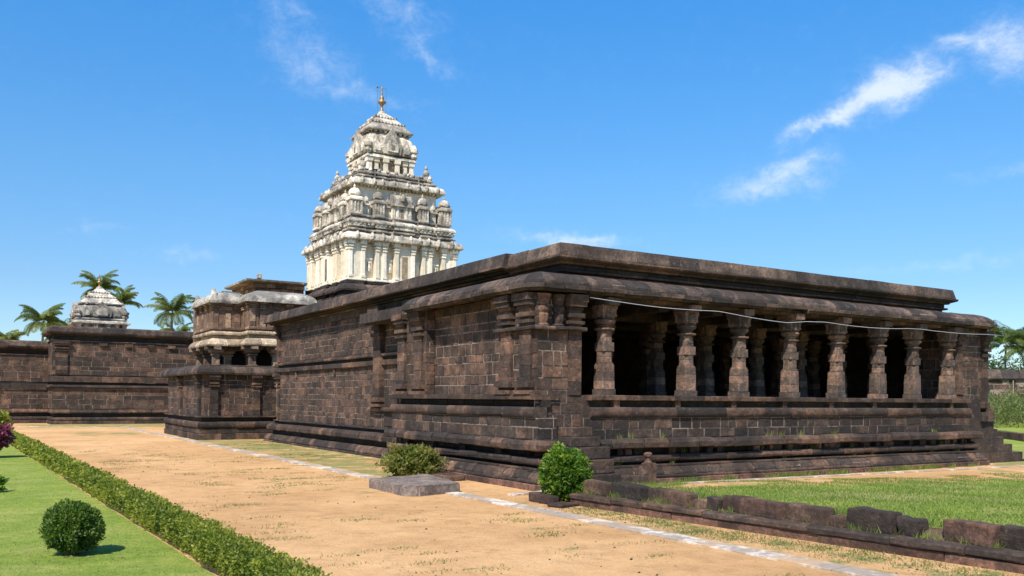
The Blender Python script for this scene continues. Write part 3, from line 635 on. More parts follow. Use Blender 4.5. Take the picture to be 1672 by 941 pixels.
w.build('cornice', 'weath', tower, TO); w = MB(); moulding(w, rp(2.68, .1), kp(13.78, .26), .42, closed=True, sub=1, j=.014); dent(w, 2.78, 13.70, .22)
for k in range(4):
    for s in (-2.3, -1.6, -1.1, -.4, .4, 1.1, 1.6, 2.3):
        x, y = tp(k, s*1.05, 2.90); stack(w, x, y, [(13.84, .02), (13.86, .09), (14.01, .12), (14.14, .08), (14.20, .02)], 6)
w.build('cornice', 'weath', tower, TO)
w = MB()
moulding(w, rp(3.25), slab_prof(0, 10.97, 11.10, .8), .6, closed=True, sub=1); moulding(w, rp(3.42), slab_prof(0, 11.10, 11.20, .8), .6, closed=True, sub=1)
moulding(w, rp(3.16), slab_prof(0, 11.20, 11.32, .8), .6, closed=True, sub=1); moulding(w, rp(3.12), slab_prof(0, 11.80, 11.92, .8), .6, closed=True, sub=1)
moulding(w, rp(3.22), slab_prof(0, 11.92, 12.02, .8), .6, closed=True, sub=1)
w.build('moulding', 'grime', tower, TO); w = MB(); moulding(w, rp(2.44, .08), slab_prof(0, 14.20, 14.32, .8), .5, closed=True, sub=1); moulding(w, rp(2.54, .08), slab_prof(0, 14.32, 14.42, .8), .4, closed=True, sub=1, j=.01)
moulding(w, rp(2.24, .08), slab_prof(0, 14.42, 14.54, .8), .5, closed=True, sub=1); moulding(w, rp(2.26, .08), kp(14.53, .12, .55), .4, closed=True, sub=1, j=.01)
w.build('moulding', 'grime', tower, TO)
w = MB(); moulding(w, rp(1.86, .06), slab_prof(0, 14.74, 14.86, .8), .5, closed=True, sub=1); moulding(w, rp(1.74, .06), slab_prof(0, 14.86, 14.96, .8), .5, closed=True, sub=1)
w.build('neck_plinth', 'weath', tower, TO)
w = MB()     # second storey wall
box(w, TO[0]-2.5, TO[0]+2.5, TO[1]-2.5, TO[1]+2.5, 11, 13.84, 0, .6); box(w, TO[0]-2.0, TO[0]+2.0, TO[1]-2.0, TO[1]+2.0, 13.8, 14.76, 0, .5)
w.build('upper_wall', 'cream', tower, TO)
def kuta(lo, up, x, y, z, s, h, sy=None):
    """miniature shrine: little wall, cornice, domed roof, bud"""
    sy = sy or s; q = sy/s
    stack(lo, x, y, [(z, s), (z+h*.06, s), (z+h*.08, s*.86), (z+h*.42, s*.86)], 4, sxy=(1, q))
    for a in (-1, -.33, .33, 1):
        for b in (-1, 1):
            for (px, py) in ((a*s*.82, b*sy*.88), (b*s*.88, a*sy*.82)): stack(lo, x+px, y+py, [(z+h*.08, s*.11), (z+h*.42, s*.11)], 4)
    stack(up, x, y, [(z+h*.42, s*.9), (z+h*.44, s*1.12), (z+h*.50, s*1.1), (z+h*.56, s*.85), (z+h*.58, s*.74), (z+h*.61, s*.74), (z+h*.62, s*.95)], 4, sxy=(1, q), j=.01)
    return q
def dome(up, x, y, z, s, h, n=12, sxy=(1, 1)):
    stack(up, x, y, [(z, s*.80), (z+h*.10, s*.98), (z+h*.32, s), (z+h*.5, s*.86), (z+h*.62, s*.6), (z+h*.68, s*.25), (z+h*.72, s*.14), (z+h*.78, s*.2), (z+h*.86, s*.16), (z+h, s*.03)], n, sxy=sxy)
def put_shrine():
    global lo, up
    o = lo.build('miniature_shrine', 'weath', tower, TO); up.build('shrine_roof', 'weath', o, (0, 0, 0)).location = (-TO[0], -TO[1], 0); lo, up = MB(), MB()
lo, up = MB(), MB()
for k in range(4):
    x, y = tp(k, -2.86, 2.86); kuta(lo, up, x, y, 12.02, .36, 1.75); dome(up, x, y, 12.98, .34, .74); put_shrine()
    for s in (-1.42, 1.42):
        x, y = tp(k, s, 2.86); kuta(lo, up, x, y, 12.02, .30, 1.65); dome(up, x, y, 12.95, .29, .72); put_shrine()
    for s in (-2.15, 2.15, -.80, .80): tb(lo, k, s-.20, s+.20, 2.4, 2.80, 12.02, 12.62); tb(up, k, s-.26, s+.26, 2.4, 2.90, 12.62, 12.80, .012); x, y = tp(k, s, 2.82); dome(up, x, y, 12.8, .15, .45, 8); put_shrine()
    # long wagon-vaulted shrine at the middle of the side
    tb(lo, k, -.56, .56, 2.4, 3.06, 12.02, 12.72)
    for s in (-.52, -.28, .28, .52): tb(lo, k, s-.06, s+.06, 2.4, 3.12, 12.02, 12.72)
    tb(up, k, -.68, .68, 2.4, 3.22, 12.72, 12.90, .012)
    c, q = round(math.cos(k*math.pi/2)), round(math.sin(k*math.pi/2)); vs = []; nn = 9
    for s in (-.60, .60):
        for i in range(nn):
            t = math.pi*i/(nn-1); o = 2.86+.34*math.cos(t); x, y = tp(k, s, o); vs.append((x, y, 12.9+.52*math.sin(t)**.8))
    up.add(vs, [(i, i+1, nn+i+1, nn+i) for i in range(nn-1)]+[tuple(range(nn)), tuple(range(nn, 2*nn)), (0, nn-1, 2*nn-1, nn)], .7)
    for s in (-.35, 0, .35): x, y = tp(k, s, 2.86); stack(up, x, y, [(13.4, .05), (13.46, .07), (13.52, .03), (13.62, .01)], 6)
    x, y = tp(k, 0, 3.2); stack(up, x, y, [(12.95, .05), (13.0, .17), (13.18, .20), (13.32, .12), (13.42, .03)], 6); put_shrine()
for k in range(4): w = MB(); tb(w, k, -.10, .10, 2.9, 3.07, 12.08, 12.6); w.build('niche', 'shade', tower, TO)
for k in range(4):    # little buds along the upper ledge, a taller one at each corner
    for i in range(9):
        w = MB(); x, y = tp(k, -2.2+i*.55, 2.26); dome(w, x, y, 14.72, .10, .26, 6); w.build('bud_ornament', 'weath', tower, TO)
    w = MB(); x, y = tp(k, -2.05, 2.05); stack(w, x, y, [(14.72, .17), (14.86, .17), (14.9, .1), (15.0, .17), (15.12, .19), (15.25, .10), (15.3, .06), (15.38, .10), (15.48, .08), (15.56, .02)], 10); w.build('corner_ornament', 'weath', tower, TO)
w = MB()    # neck storey
def neck(w, wt, cx, cy, z, h, s, k4=True):
    """pilastered neck of a shrine roof (s half width)"""
    box(w, cx-s*.80, cx+s*.80, cy-s*.80, cy+s*.80, z, z+h, 0, .6)
    for k in range(4):
        c, q = round(math.cos(k*math.pi/2)), round(math.sin(k*math.pi/2))
        for t in (-.92, -.62, -.25, .25, .62, .92):
            x, y = t*s, -s*(.90 if abs(t) > .3 else 1.0); X_, Y_ = cx+x*c-y*q, cy+x*q+y*c
            stack(w, X_, Y_, [(z, s*.10), (z+h*.1, s*.10), (z+h*.12, s*.075), (z+h*.75, s*.075), (z+h*.78, s*.11), (z+h, s*.12)], 4)
neck(w, None, TO[0], TO[1], 14.74, 1.0, 1.5)
w.build('neck_wall', 'cream', tower, TO)
for k in range(4):
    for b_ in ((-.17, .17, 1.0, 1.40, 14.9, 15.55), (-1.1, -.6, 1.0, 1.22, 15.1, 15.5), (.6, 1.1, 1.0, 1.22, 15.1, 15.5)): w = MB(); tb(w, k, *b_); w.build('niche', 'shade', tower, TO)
def shikhara(b, cx, cy, z, s, v):
    """bell-shaped square roof with gabled arch windows, then a tiled pyramid; v scales heights"""
    stack(b, cx, cy, [(z, s*.98), (z+.04*v, s*1.06), (z+.16*v, s*1.04), (z+.24*v, s*.88)], 4, j=.012)
    # swelling body with ribs
    n = 44; prof = [(.24, .90), (.34, .99), (.55, 1.02), (.80, .99), (1.05, .92), (1.22, .83), (1.38, .72)]
    vs = []
    for zz, q in prof:
        for k in range(4):
            c, sn = round(math.cos(k*math.pi/2)), round(math.sin(k*math.pi/2))
            for i in range(n//4):
                t = -1+2*i/(n//4); rib = (.02 if i % 2 else -.02)*s; x, y = t*s*q, -s*q-rib-(.05*s*(1-t*t)); vs.append((cx+x*c-y*sn, cy+x*sn+y*c, z+zz*v))
    fs = [(a*n+i, a*n+(i+1) % n, (a+1)*n+(i+1) % n, (a+1)*n+i) for a in range(len(prof)-1) for i in range(n)]+[tuple((len(prof)-1)*n+i for i in range(n))]
    b.add(vs, fs, .4)
    for k in range(4):
        c, sn = round(math.cos(k*math.pi/2)), round(math.sin(k*math.pi/2)); T = lambda x, y: (cx+x*c-y*sn, cy+x*sn+y*c)
        # gabled arch in the middle of each side, small arches beside it, curls at the corners
        for t, ww, hh, pr in ((0, .36, 1.20, 1.10), (-.62, .17, .75, 1.05), (.62, .17, .75, 1.05)):
            pts = [(-1, 0), (1, 0), (1.12, .35), (.8, .68), (.3, .88), (0, 1.08), (-.3, .88), (-.8, .68), (-1.12, .35)]
            for kk, fac, dd in ((0, 1.0, 0.0), (1, .62, .05)):
                vs = []
                for o in (s*.8, s*(pr+dd)): vs += [(*T(t*s+px*ww*s*fac, -o), z+.26*v+(py*hh*fac+(.10*kk))*v) for px, py in pts]
                m_ = len(pts); b.add(vs, [tuple(range(m_)), tuple(range(m_, 2*m_))]+[(i, (i+1) % m_, m_+(i+1) % m_, m_+i) for i in range(m_)], .9 if kk else .3)
        x, y = T(-s*.98, -s*.98)
        stack(b, x, y, [(z+.2*v, .10*s), (z+.3*v, .14*s), (z+.45*v, .10*s), (z+.52*v, .15*s), (z+.70*v, .15*s), (z+.78*v, .08*s), (z+.90*v, .04*s)], 8, j=.02*s)
        for i in range(9):
            x, y = T((-1+i*.25)*s*.84, -s*.86); stack(b, x, y, [(z+1.32*v, .05*s), (z+1.42*v, .05*s)], 4)
def pyramid(b, cx, cy, z, s, v):
    stack(b, cx, cy, [(z, s*.90), (z+.02*v, s*1.03), (z+.10*v, s*1.04), (z+.16*v, s*.96), (z+.38*v, s*.83), (z+.56*v, s*.72)], 4, j=.01*s)
    stack(b, cx, cy, [(z+.55*v, s*.70), (z+.57*v, s*.755), (z+.62*v, s*.75), (z+.80*v, s*.60), (z+.98*v, s*.45)], 4, j=.01*s)
    stack(b, cx, cy, [(z+.97*v, s*.44), (z+.99*v, s*.48), (z+1.04*v, s*.47), (z+1.3*v, s*.24), (z+1.42*v, s*.15)], 4, j=.01*s)
    stack(b, cx, cy, [(z+1.40*v, s*.16), (z+1.46*v, s*.15), (z+1.52*v, s*.13), (z+1.60*v, s*.07)], 8)
    for k in range(4):
        c, sn = round(math.cos(k*math.pi/2)), round(math.sin(k*math.pi/2))
        for zz, h, n in ((.60, .74, 10), (1.02, .47, 7)):
            for i in range(n+1):
                t = (-1+2*i/n)*h*s; x, y = t, -h*s; stack(b, cx+x*c-y*sn, cy+x*sn+y*c, [(z+zz*v, .035*s), (z+(zz+.07)*v, .04*s), (z+(zz+.10)*v, .01)], 5)
def finial(name_parent, cx, cy, z, s, org, mat='brass'):
    b = MB(); stack(b, cx, cy, [(z, .10*s), (z+.10*s, .12*s), (z+.16*s, .06*s), (z+.34*s, .07*s), (z+.42*s, .13*s), (z+.52*s, .24*s), (z+.60*s, .24*s), (z+.68*s, .10*s), (z+.78*s, .13*s), (z+.86*s, .13*s), (z+.92*s, .07*s), (z+1.0*s, .045*s), (z+1.06*s, .07*s), (z+1.12*s, .04*s), (z+1.2*s, .055*s), (z+1.28*s, .035*s), (z+1.34*s, .05*s), (z+1.55*s, .01*s)], 12)
    return b.build('finial', mat, name_parent, org, smooth=True)
w = MB(); shikhara(w, TO[0], TO[1], 15.72, 1.52, 1.2); w.build('domed_roof', 'weath', tower, TO)
w = MB(); pyramid(w, TO[0], TO[1], 17.38, 1.42, 1.0); w.build('pyramid_roof', 'weath', tower, TO)
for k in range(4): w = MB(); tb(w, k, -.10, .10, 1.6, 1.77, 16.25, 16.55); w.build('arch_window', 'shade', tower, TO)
finial(tower, TO[0], TO[1], 18.93, 1.0, TO)
w = MB()
cxx, cyy = .85, -.53
a0 = (TO[0]-.28*cxx, TO[1]-.28*cyy); a1 = (TO[0]+.26*cxx, TO[1]+.26*cyy)
tube(w, [(a0[0], a0[1], 20.42), (TO[0], TO[1], 20.32), (a1[0], a1[1], 20.30)], .022)
tube(w, [(a0[0], a0[1], 18.7), (a0[0], a0[1], 20.42)], .012); tube(w, [(a1[0], a1[1], 18.7), (a1[0], a1[1], 20.30)], .012)
stack(w, a0[0], a0[1], [(20.34, .03), (20.42, .06), (20.48, .03)], 6)
w.build('lightning_rod', 'metal', tower, TO)

tower.location = (TO[0]-.17, TO[1]+.10, 0); tower.scale = (.967, .967, 1)
# ------------------------------------------------------------------ low block and two-storey pavilion beside the wing
BO = (8.8, 39.9, 0)
blk = root('stone_annex', 'low flat-topped dark stone annex with a rounded eave and banded pilasters beside the long wing', 'stone annex', BO)
bp = [(8.75, 48.2), (8.75, 42.4), (8.95, 41.2), (8.95, 39.75), (11.3, 39.0), (12.3, 38.8)]
bp = [(8.8, 48.0), (8.8, 44.0), (8.7, 44.0), (8.7, 39.85), (12.2, 39.85)]
w = MB()
moulding(w, bp, slab_prof(0, -.1, .27, .6), .8); moulding(w, bp, slab_prof(-.05, .272, .52, .6), .8); moulding(w, bp, torus_prof(.04, .522, .80, .6), 1.0)
moulding(w, bp, slab_prof(-.16, .802, .98, .6), .8, mi=1); moulding(w, bp, slab_prof(-.02, .982, 1.05, .6, .01), 1.0)
w.build('plinth', ['dark', 'black'], blk, BO)
w = MB()
masonry(w, (8.98, 48.0), (8.98, 40.05), 1.05, 2.95, .29, .5, rr=(.05, .8)); masonry(w, (8.98, 40.05), (12.2, 40.05), 1.05, 2.95, .29, .5, rr=(.05, .8))
w.build('wall', ['wall', 'mortar'], blk, BO)
w = (blk, BO, 'dark')
for x in (9.4, 11.25):
    pilaster(w, (x, 40.05), (0, -1), .34, 1.05, 2.9, .12, base=False)
for y in (40.7, 44.6): pilaster(w, (8.98, y), (-1, 0), .34, 1.05, 2.9, .12, base=False)
w = MB(); q = [(8.98, 48.2), (8.98, 40.1), (12.2, 40.1)]
moulding(w, q, [(-.6, 2.88), (.2, 2.88), (.36, 2.90), (.38, 2.98), (.34, 3.12), (.24, 3.24), (.05, 3.32), (-.6, 3.34)], .6, sub=1, j=.01); box(w, 8.9, 13.5, 39.9, 49, 2.9, 3.30, 0, .3)
w.build('eave', 'roof', blk, BO)

PO = (10.2, 44, 0)
pav = root('two_storey_pavilion', 'brown carved stone pavilion with open ground columns, heavy banded cornice and pale domed roofs', 'pavilion', PO)
bays = [  # left bay and right bay, x from/to, front y, back y
    (10.25, 12.3, 44.0, 47.6), (11.62, 14.6, 42.6, 46.4)]
outline = [(10.25, 48.0), (10.25, 44.0), (11.62, 44.0), (11.62, 42.6), (14.6, 42.6)]
w = MB()
for x, y in ((10.45, 44.2), (10.45, 46.0), (10.45, 47.6), (11.2, 44.9), (11.85, 42.85), (12.2, 44.6), (13.0, 42.85), (13.6, 44.5), (14.2, 42.85), (11.0, 46.5), (12.4, 47)):
    w = MB(); stack(w, x, y, [(3.3, .20), (3.45, .20), (3.47, .15), (3.90, .15), (3.92, .22), (3.98, .22), (4.0, .15), (4.06, .28), (4.2, .32)], 4, j=.01)
    box(w, x-.16, x+.16, y-.5, y+.5, 4.2, 4.36, .01); box(w, x-.5, x+.5, y-.15, y+.15, 4.2, 4.355, .01); w.build('column', 'brown', pav, PO)
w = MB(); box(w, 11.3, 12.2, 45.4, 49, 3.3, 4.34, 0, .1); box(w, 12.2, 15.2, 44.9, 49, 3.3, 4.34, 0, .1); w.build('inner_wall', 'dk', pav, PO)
w = MB(); box(w, 10.3, 15, 44.05, 48.5, 4.35, 6.6, 0, .4); box(w, 11.7, 15, 42.7, 45, 4.35, 6.6, 0, .4)
moulding(w, outline, [(-.4, 5.30), (-.28, 5.30), (-.28, 6.50), (-.4, 6.50)], .5, sub=1, gap=.02)
w.build('upper_wall', 'brown', pav, PO)
w = MB()
moulding(w, outline, [(-.5, 4.36), (.16, 4.36), (.28, 4.38), (.30, 4.45), (.20, 4.62), (.02, 4.74), (-.5, 4.76)], .55, sub=1, j=.012)
moulding(w, outline, slab_prof(-.04, 4.76, 4.90, .5), .7, sub=1, j=.01); moulding(w, outline, torus_prof(.10, 4.905, 5.09, .5), 1.0, j=.01)
w.build('banded_cornice', 'buff', pav, PO)
w = MB(); moulding(w, outline, slab_prof(-.10, 5.09, 5.17, .5), .7, sub=1, j=.01); moulding(w, outline, slab_prof(.02, 5.17, 5.30, .5), .7, sub=1, j=.012); w.build('floor_band', 'brown', pav, PO)
w = (pav, PO, 'brown')
for x, y, n in [(10.4, 44.0, (0, -1)), (11.0, 44.0, (0, -1)), (11.45, 44.0, (0, -1)), (11.80, 42.6, (0, -1)), (12.3, 42.6, (0, -1)), (12.95, 42.6, (0, -1)), (13.6, 42.6, (0, -1)), (14.3, 42.6, (0, -1)),
                (10.25, 44.2, (-1, 0)), (10.25, 45.2, (-1, 0)), (10.25, 46.3, (-1, 0)), (10.25, 47.4, (-1, 0)), (11.62, 42.8, (-1, 0)), (11.62, 43.7, (-1, 0))]:
    pilaster(w, (x-n[0]*.28, y-n[1]*.28), n, .26, 5.30, 6.52, .26, base=False)
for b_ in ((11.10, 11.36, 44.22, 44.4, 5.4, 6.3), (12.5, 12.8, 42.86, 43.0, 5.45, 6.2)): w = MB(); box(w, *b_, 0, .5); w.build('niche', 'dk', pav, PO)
w = MB()
def vault(b, x0, x1, y0, y1, z, h):
    nn = 11; e = .12; vs = []
    for i in range(nn):
        t = i/(nn-1)*math.pi/2; k = 1-math.cos(t); hh = h*math.sin(t)**.9; ins = (min(x1-x0, y1-y0)/2-.12)*k
        vs += [(x0-e+ins, y0-e+ins, z+hh), (x1+e-ins, y0-e+ins, z+hh), (x1+e-ins, y1+e-ins, z+hh), (x0-e+ins, y1+e-ins, z+hh)]
    fs = [(i*4+c, i*4+(c+1) % 4, i*4+4+(c+1) % 4, i*4+4+c) for i in range(nn-1) for c in range(4)]+[(0, 3, 2, 1), tuple((nn-1)*4+c for c in range(4))]
    b.add(vs, fs, .7); box(b, x0-e-.06, x1+e+.06, y0-e-.06, y1+e+.06, z-.10, z+.02, .02)
vault(w, 10.2, 11.9, 43.95, 47.7, 6.56, .50); vault(w, 11.6, 14.8, 42.5, 45.2, 6.60, .54)
box(w, 10.9, 11.75, 44.6, 47.0, 6.95, 7.14, .03)
for y in (44.0, 47.6): rock(w, (10.3, y, 6.6), (.3, .3, .55), taper=.5)
w.build('domed_roof', 'grime', pav, PO)
# flat-roofed upper block behind
UO = (14.1, 51.3, 0)
upb = root('roof_kiosk', 'small brown stone kiosk with a wide flat overhanging slab roof, left of the white tower', 'kiosk', UO)
w = MB(); q = [(14.45, 56), (14.45, 51.6), (17.3, 51.6)]
box(w, 14.6, 17.3, 51.75, 56, 3, 8.6, 0, .5); moulding(w, q, slab_prof(0, 7.3, 7.7, .4), .6, sub=1, j=.02); moulding(w, q, slab_prof(-.12, 7.7, 8.1, .4), .5, sub=1, j=.02)
for a in range(7): box(w, 14.5+a*.42, 14.75+a*.42, 51.45, 51.8, 7.75, 8.0, .02)
moulding(w, q, slab_prof(.06, 8.1, 8.3, .4), .5, sub=1, j=.03); moulding(w, q, slab_prof(.22, 8.3, 8.55, .6), .6, sub=1, j=.03)
w.build('wall', 'brown', upb, UO)
w = MB(); moulding(w, q, [(-.6, 8.55), (.45, 8.55), (.72, 8.60), (.74, 8.70), (-.6, 8.86)], 1.2, sub=1, j=.015); box(w, 14.6, 17.4, 51.8, 56, 8.6, 8.84, 0, .3); rock(w, (14.6, 51.4, 8.8), (.25, .25, .28))
w.build('slab_roof', 'grime', upb, UO)

# ------------------------------------------------------------------ far enclosure wall
def tallwall(name, label, path, H, org, zb=None):
    r_ = root(name, label, 'wall', org); q = path
    w = MB()
    moulding(w, q, slab_prof(.10, -.1, .22, .6), 1.6, sub=1); moulding(w, q, torus_prof(.06, .222, .46, .6, 5), 1.8); moulding(w, q, slab_prof(-.14, .462, .72, .6), 1.5, mi=1, sub=1)
    moulding(w, q, [(-.6, .722), (.02, .722), (.05, .80), (-.02, .98), (-.1, 1.02), (-.6, 1.02)], 1.3, j=.012, gap=.02)
    w.build('plinth', ['dark', 'black'], r_, org)
    w = MB(); m1 = H*.405; m2 = H*.505
    for i in range(len(q)-1):
        masonry(w, q[i], q[i+1], 1.02, m1, .33, .95, gap=.017, j=.007, rr=(0, .85)); masonry(w, q[i], q[i+1], m2, H-1.0, .33, .95, gap=.017, j=.007, rr=(0, .9))
    w.build('wall', ['wall', 'mortar'], r_, org)
    w = MB()
    if zb:
        moulding(w, q, torus_prof(.16, m1-.22, m1-.04, .4, 5), 2, j=.008); moulding(w, q, slab_prof(-.05, m1-.04, m1+.16, .4), 1.8, mi=1, sub=1)
        moulding(w, q, slab_prof(.10, m1+.16, m2-.10, .4), 1.6, sub=1); moulding(w, q, slab_prof(-.03, m2-.10, m2, .4), 1.6, mi=1, sub=1)
    else: moulding(w, q, slab_prof(.08, m1, m2-.15, .4), 1.6, sub=1); moulding(w, q, slab_prof(-.04, m2-.15, m2, .4), 1.6, mi=1, sub=1)
    w.build('mid_band', ['dark', 'black'], r_, org)
    w = MB()
    moulding(w, q, slab_prof(.08, H-1.0, H-.92, .5), 1.6, sub=1); moulding(w, q, slab_prof(-.06, H-.92, H-.66, .5), 1.4, mi=1, sub=1); moulding(w, q, slab_prof(.10, H-.66, H-.56, .5), 1.6, mi=1, sub=1)
    moulding(w, q, [(-.6, H-.56), (.22, H-.56), (.32, H-.46), (.34, H-.38), (-.6, H-.38)], 1.6, mi=0, sub=1)
    moulding(w, q, [(-.6, H-.38), (.26, H-.38), (.22, H-.1), (.10, H), (-.6, H)], 1.5, mi=2, sub=1, j=.012)
    w.build('coping', ['dark', 'black', 'roof'], r_, org)
    return r_
fw = tallwall('enclosure_wall', 'tall dark block wall with double mid band in front of the small domed shrine', [(4.95, 69), (4.95, 65.1), (16.5, 65.1)], 6.5, (4.95, 65.1, 0), True)
w = MB()
pilaster((fw, (4.95, 65.1, 0), 'dark'), (5.5, 65.1), (0, -1), .7, 3.35, 5.5, .12, base=False)
for x in (8.0, 9.6, 11.0, 12.4): w = MB(); box(w, x-.25, x+.25, 64.95, 65.2, 5.25, 5.45, .02); w.build('corbel', 'dark', fw, (4.95, 65.1, 0))
lw = tallwall('enclosure_wall', 'lower dark block wall set back at the far left edge, under palms', [(-30, 68.3), (5.6, 68.3)], 5.62, (4.9, 68.3, 0))
pilaster((lw, (4.9, 68.3, 0), 'dark'), (1.35, 68.3), (0, -1), .8, 1.0, 2.7, .14, base=False)

# small shrine with pale roof behind the wall
SO = (9.15, 77, 0)
shr = root('small_shrine', 'small grey-white domed shrine top with a slim finial, seen over the far wall', 'shrine', SO)
w = MB(); box(w, SO[0]-2.3, SO[0]+2.3, SO[1]-2.3, SO[1]+2.3, -2.6, 7.0, 0, .5)
neck(w, None, SO[0], SO[1], 6.6, 1.1, 2.35); w.build('wall', 'weath', shr, SO)
w = MB(); stack(w, SO[0], SO[1], [(7.55, 2.5), (7.62, 2.72), (7.78, 2.70), (7.9, 2.35), (8.0, 2.3)], 4, j=.03); w.build('cornice', 'grime', shr, SO)
w = MB(); shikhara(w, SO[0], SO[1], 8.0, 2.28, 1.25); w.build('domed_roof', 'grime', shr, SO)
w = MB(); pyramid(w, SO[0], SO[1], 9.68, 1.98, 1.30); w.build('pyramid_roof', 'weath', shr, SO)
finial(shr, SO[0], SO[1], 11.7, .95, SO)
shr.location.z = 1.9; shr.scale = (.76, .76, .74)

# ------------------------------------------------------------------ right background wall and post
yaw = R(-31.9)
def camf(px, dep, z=0):     # point on the ground plan given bearing in metres right of the view axis
    return (dep*math.sin(R(31.9))+px*math.cos(R(31.9)), dep*math.cos(R(31.9))-px*math.sin(R(31.9)), z)
a = camf(26, 86)[:2]; b = camf(80, 86)[:2]
rw = root('boundary_wall', 'pale weathered old wall with sloping cap beyond the scrub at far right', 'wall', (*a, 0))
w = MB(); masonry(w, a, b, 0, 4.2, .45, 1.2, gap=.03, j=.02, rr=(.4, 1)); moulding(w, [a, b], [(-.8, 4.2), (.25, 4.2), (.3, 4.3), (-.3, 5.15), (-.8, 5.2)], 2.2, mi=2, j=.02, gap=.03)
w.build('wall', ['dark', 'mortar', 'roof'], rw, (*a, 0))
a2 = (56, 35); b2 = (30, 9.5)
w = MB(); moulding(w, [a2, b2], slab_prof(0, 0, .38, .5), .9, j=.02, gap=.03); o = w.build('low_kerb_wall', 'red'); tag(o, 'low reddish stone kerb wall between two lawns at far right', 'low wall')
p = camf(46.6, 82); w = MB(); tube(w, [(p[0], p[1], 0), (p[0], p[1], 4.0)], .035); o = w.build('fence_post', 'conc'); tag(o, 'thin pale post standing before the far right wall', 'post')

# ------------------------------------------------------------------ retaining wall, slab, planter, ruined balustrade
RO = (9.4, 9, 0)
ret = root('retaining_wall', 'low retaining wall of dark and reddish stones edging the raised right lawn', 'retaining wall', RO)
q = [(WX(12.95), 12.95), (WX(9), 9), (WX(5), 5), (WX(1), 1)]
w = MB(); moulding(w, q, slab_prof(0, -.05, .115, .45, .012), 1.15, gap=.016, j=.014, sub=3, rr=(.5, 1)); w.build('footing', 'red', ret, RO)
w = MB(); moulding(w, q, [(-.42, .117), (.015, .117), (.03, .135), (.03, .19), (.01, .205), (-.10, .215), (-.42, .222)], 1.0, gap=.016, j=.012, sub=3, rr=(.2, .9)); w.build('coping', 'dark', ret, RO)
for i, (y1, y0, h, mat) in enumerate([(12.95, 12.2, .30, 'dark'), (12.18, 11.35, .31, 'dark'), (11.33, 10.30, .29, 'dark'), (10.25, 10.0, .20, 'dark'), (9.98, 9.78, .24, 'dark'), (9.72, 8.62, .31, 'red'), (8.60, 7.92, .30, 'dark'),
                                     (7.88, 7.66, .2, 'dark'), (7.63, 6.96, .36, 'dark'), (6.92, 6.64, .30, 'dark'), (6.34, 5.72, .34, 'red'), (5.68, 5.2, .34, 'dark'), (5.15, 4.3, .33, 'dark'), (4.2, 3.2, .33, 'dark')]):
    w = MB(); yc = (y0+y1)/2; rock(w, (WX(yc)+.31, yc, .20), (.24, y1-y0+.03, h*.82), rot=-.092+random.uniform(-.04, .04), bev=.03, amp=.035 if y1-y0 < .5 else .02, cuts=4)
    o = w.build('upright_block', mat, ret, RO, smooth=False)
w = MB()
bm = bmesh.new(); q4 = [(7.30, 17.45), (7.26, 15.62), (7.5, 15.42), (8.56, 15.72), (8.95, 17.9)]
n_ = len(q4); vs = [bm.verts.new((x, y, z)) for z in (-.03, .20) for x, y in q4]
bm.faces.new(vs[:n_][::-1]); bm.faces.new(vs[n_:])
for i in range(n_): bm.faces.new((vs[i], vs[(i+1) % n_], vs[n_+(i+1) % n_], vs[n_+i]))
bmesh.ops.bevel(bm, geom=[e for e in bm.edges], offset=.025, segments=2, affect='EDGES')
bmesh.ops.subdivide_edges(bm, edges=[e for e in bm.edges if e.calc_length() > .3], cuts=7, use_grid_fill=True)
bmesh.ops.triangulate(bm, faces=[f for f in bm.faces if len(f.verts) > 4])
from mathutils import noise as mnoise
for v in bm.verts: v.co += mnoise.noise_vector(v.co*2.5)*.022+mnoise.noise_vector(v.co*8)*.012
bm.verts.index_update(); w.add([tuple(v.co) for v in bm.verts], [[v.index for v in f.verts] for f in bm.faces], .6); bm.free()
o = w.build('stone_slab', 'slab', None, (0, 0, 0)); tag(o, 'large flat weathered grey stone slab lying on the sand by the kerb', 'stone slab')
w = MB()
rock(w, (9.02, 13.35, 0), (.14, .75, .17), amp=.012); rock(w, (9.35, 13.72, 0), (.8, .13, .17), amp=.012); rock(w, (9.75, 13.35, 0), (.14, .75, .17), amp=.012); rock(w, (9.05, 12.80, 0), (.5, .35, .06), amp=.01, rot=.3)
o = w.build('planter_kerb', 'red'); tag(o, 'reddish stone kerb around the bright green bush', 'planter kerb')
w = MB()
rock(w, (12.32, 14.95, 0), (1.15, .26, .26), amp=.02, cuts=5); rock(w, (12.88, 14.95, .0), (.24, .28, .52), amp=.015, r=.7); rock(w, (12.70, 14.95, .24), (.28, .24, .22), amp=.02, taper=.5)
stack(w, 12.86, 14.95, [(.50, .10), (.53, .09), (.57, .055), (.62, .05), (.66, .085), (.72, .09), (.75, .05)], 8, r=.95, j=.008)
o = w.build('ruined_balustrade', 'wall'); tag(o, 'broken carved balustrade stone with a knob on top at the foot of the plinth', 'balustrade')
# loose stones by the shrub
for i, (x, y, a_, b_, c_, lab) in enumerate([(9.62, 18.35, .55, .9, .13, 'flat loose stone in front of the yellowish shrub, against the plinth'), (9.75, 20.9, .5, 1.3, .22, 'stepped loose stone behind the yellowish shrub at the porch end')]):
    w = MB(); rock(w, (x, y, 0), (a_, b_, c_), amp=.02)
    if i: rock(w, (x+.1, y-.1, c_-.02), (a_*.7, b_*.7, .15), amp=.02)
    o = w.build('loose_stone', 'dark'); tag(o, lab, 'stone')
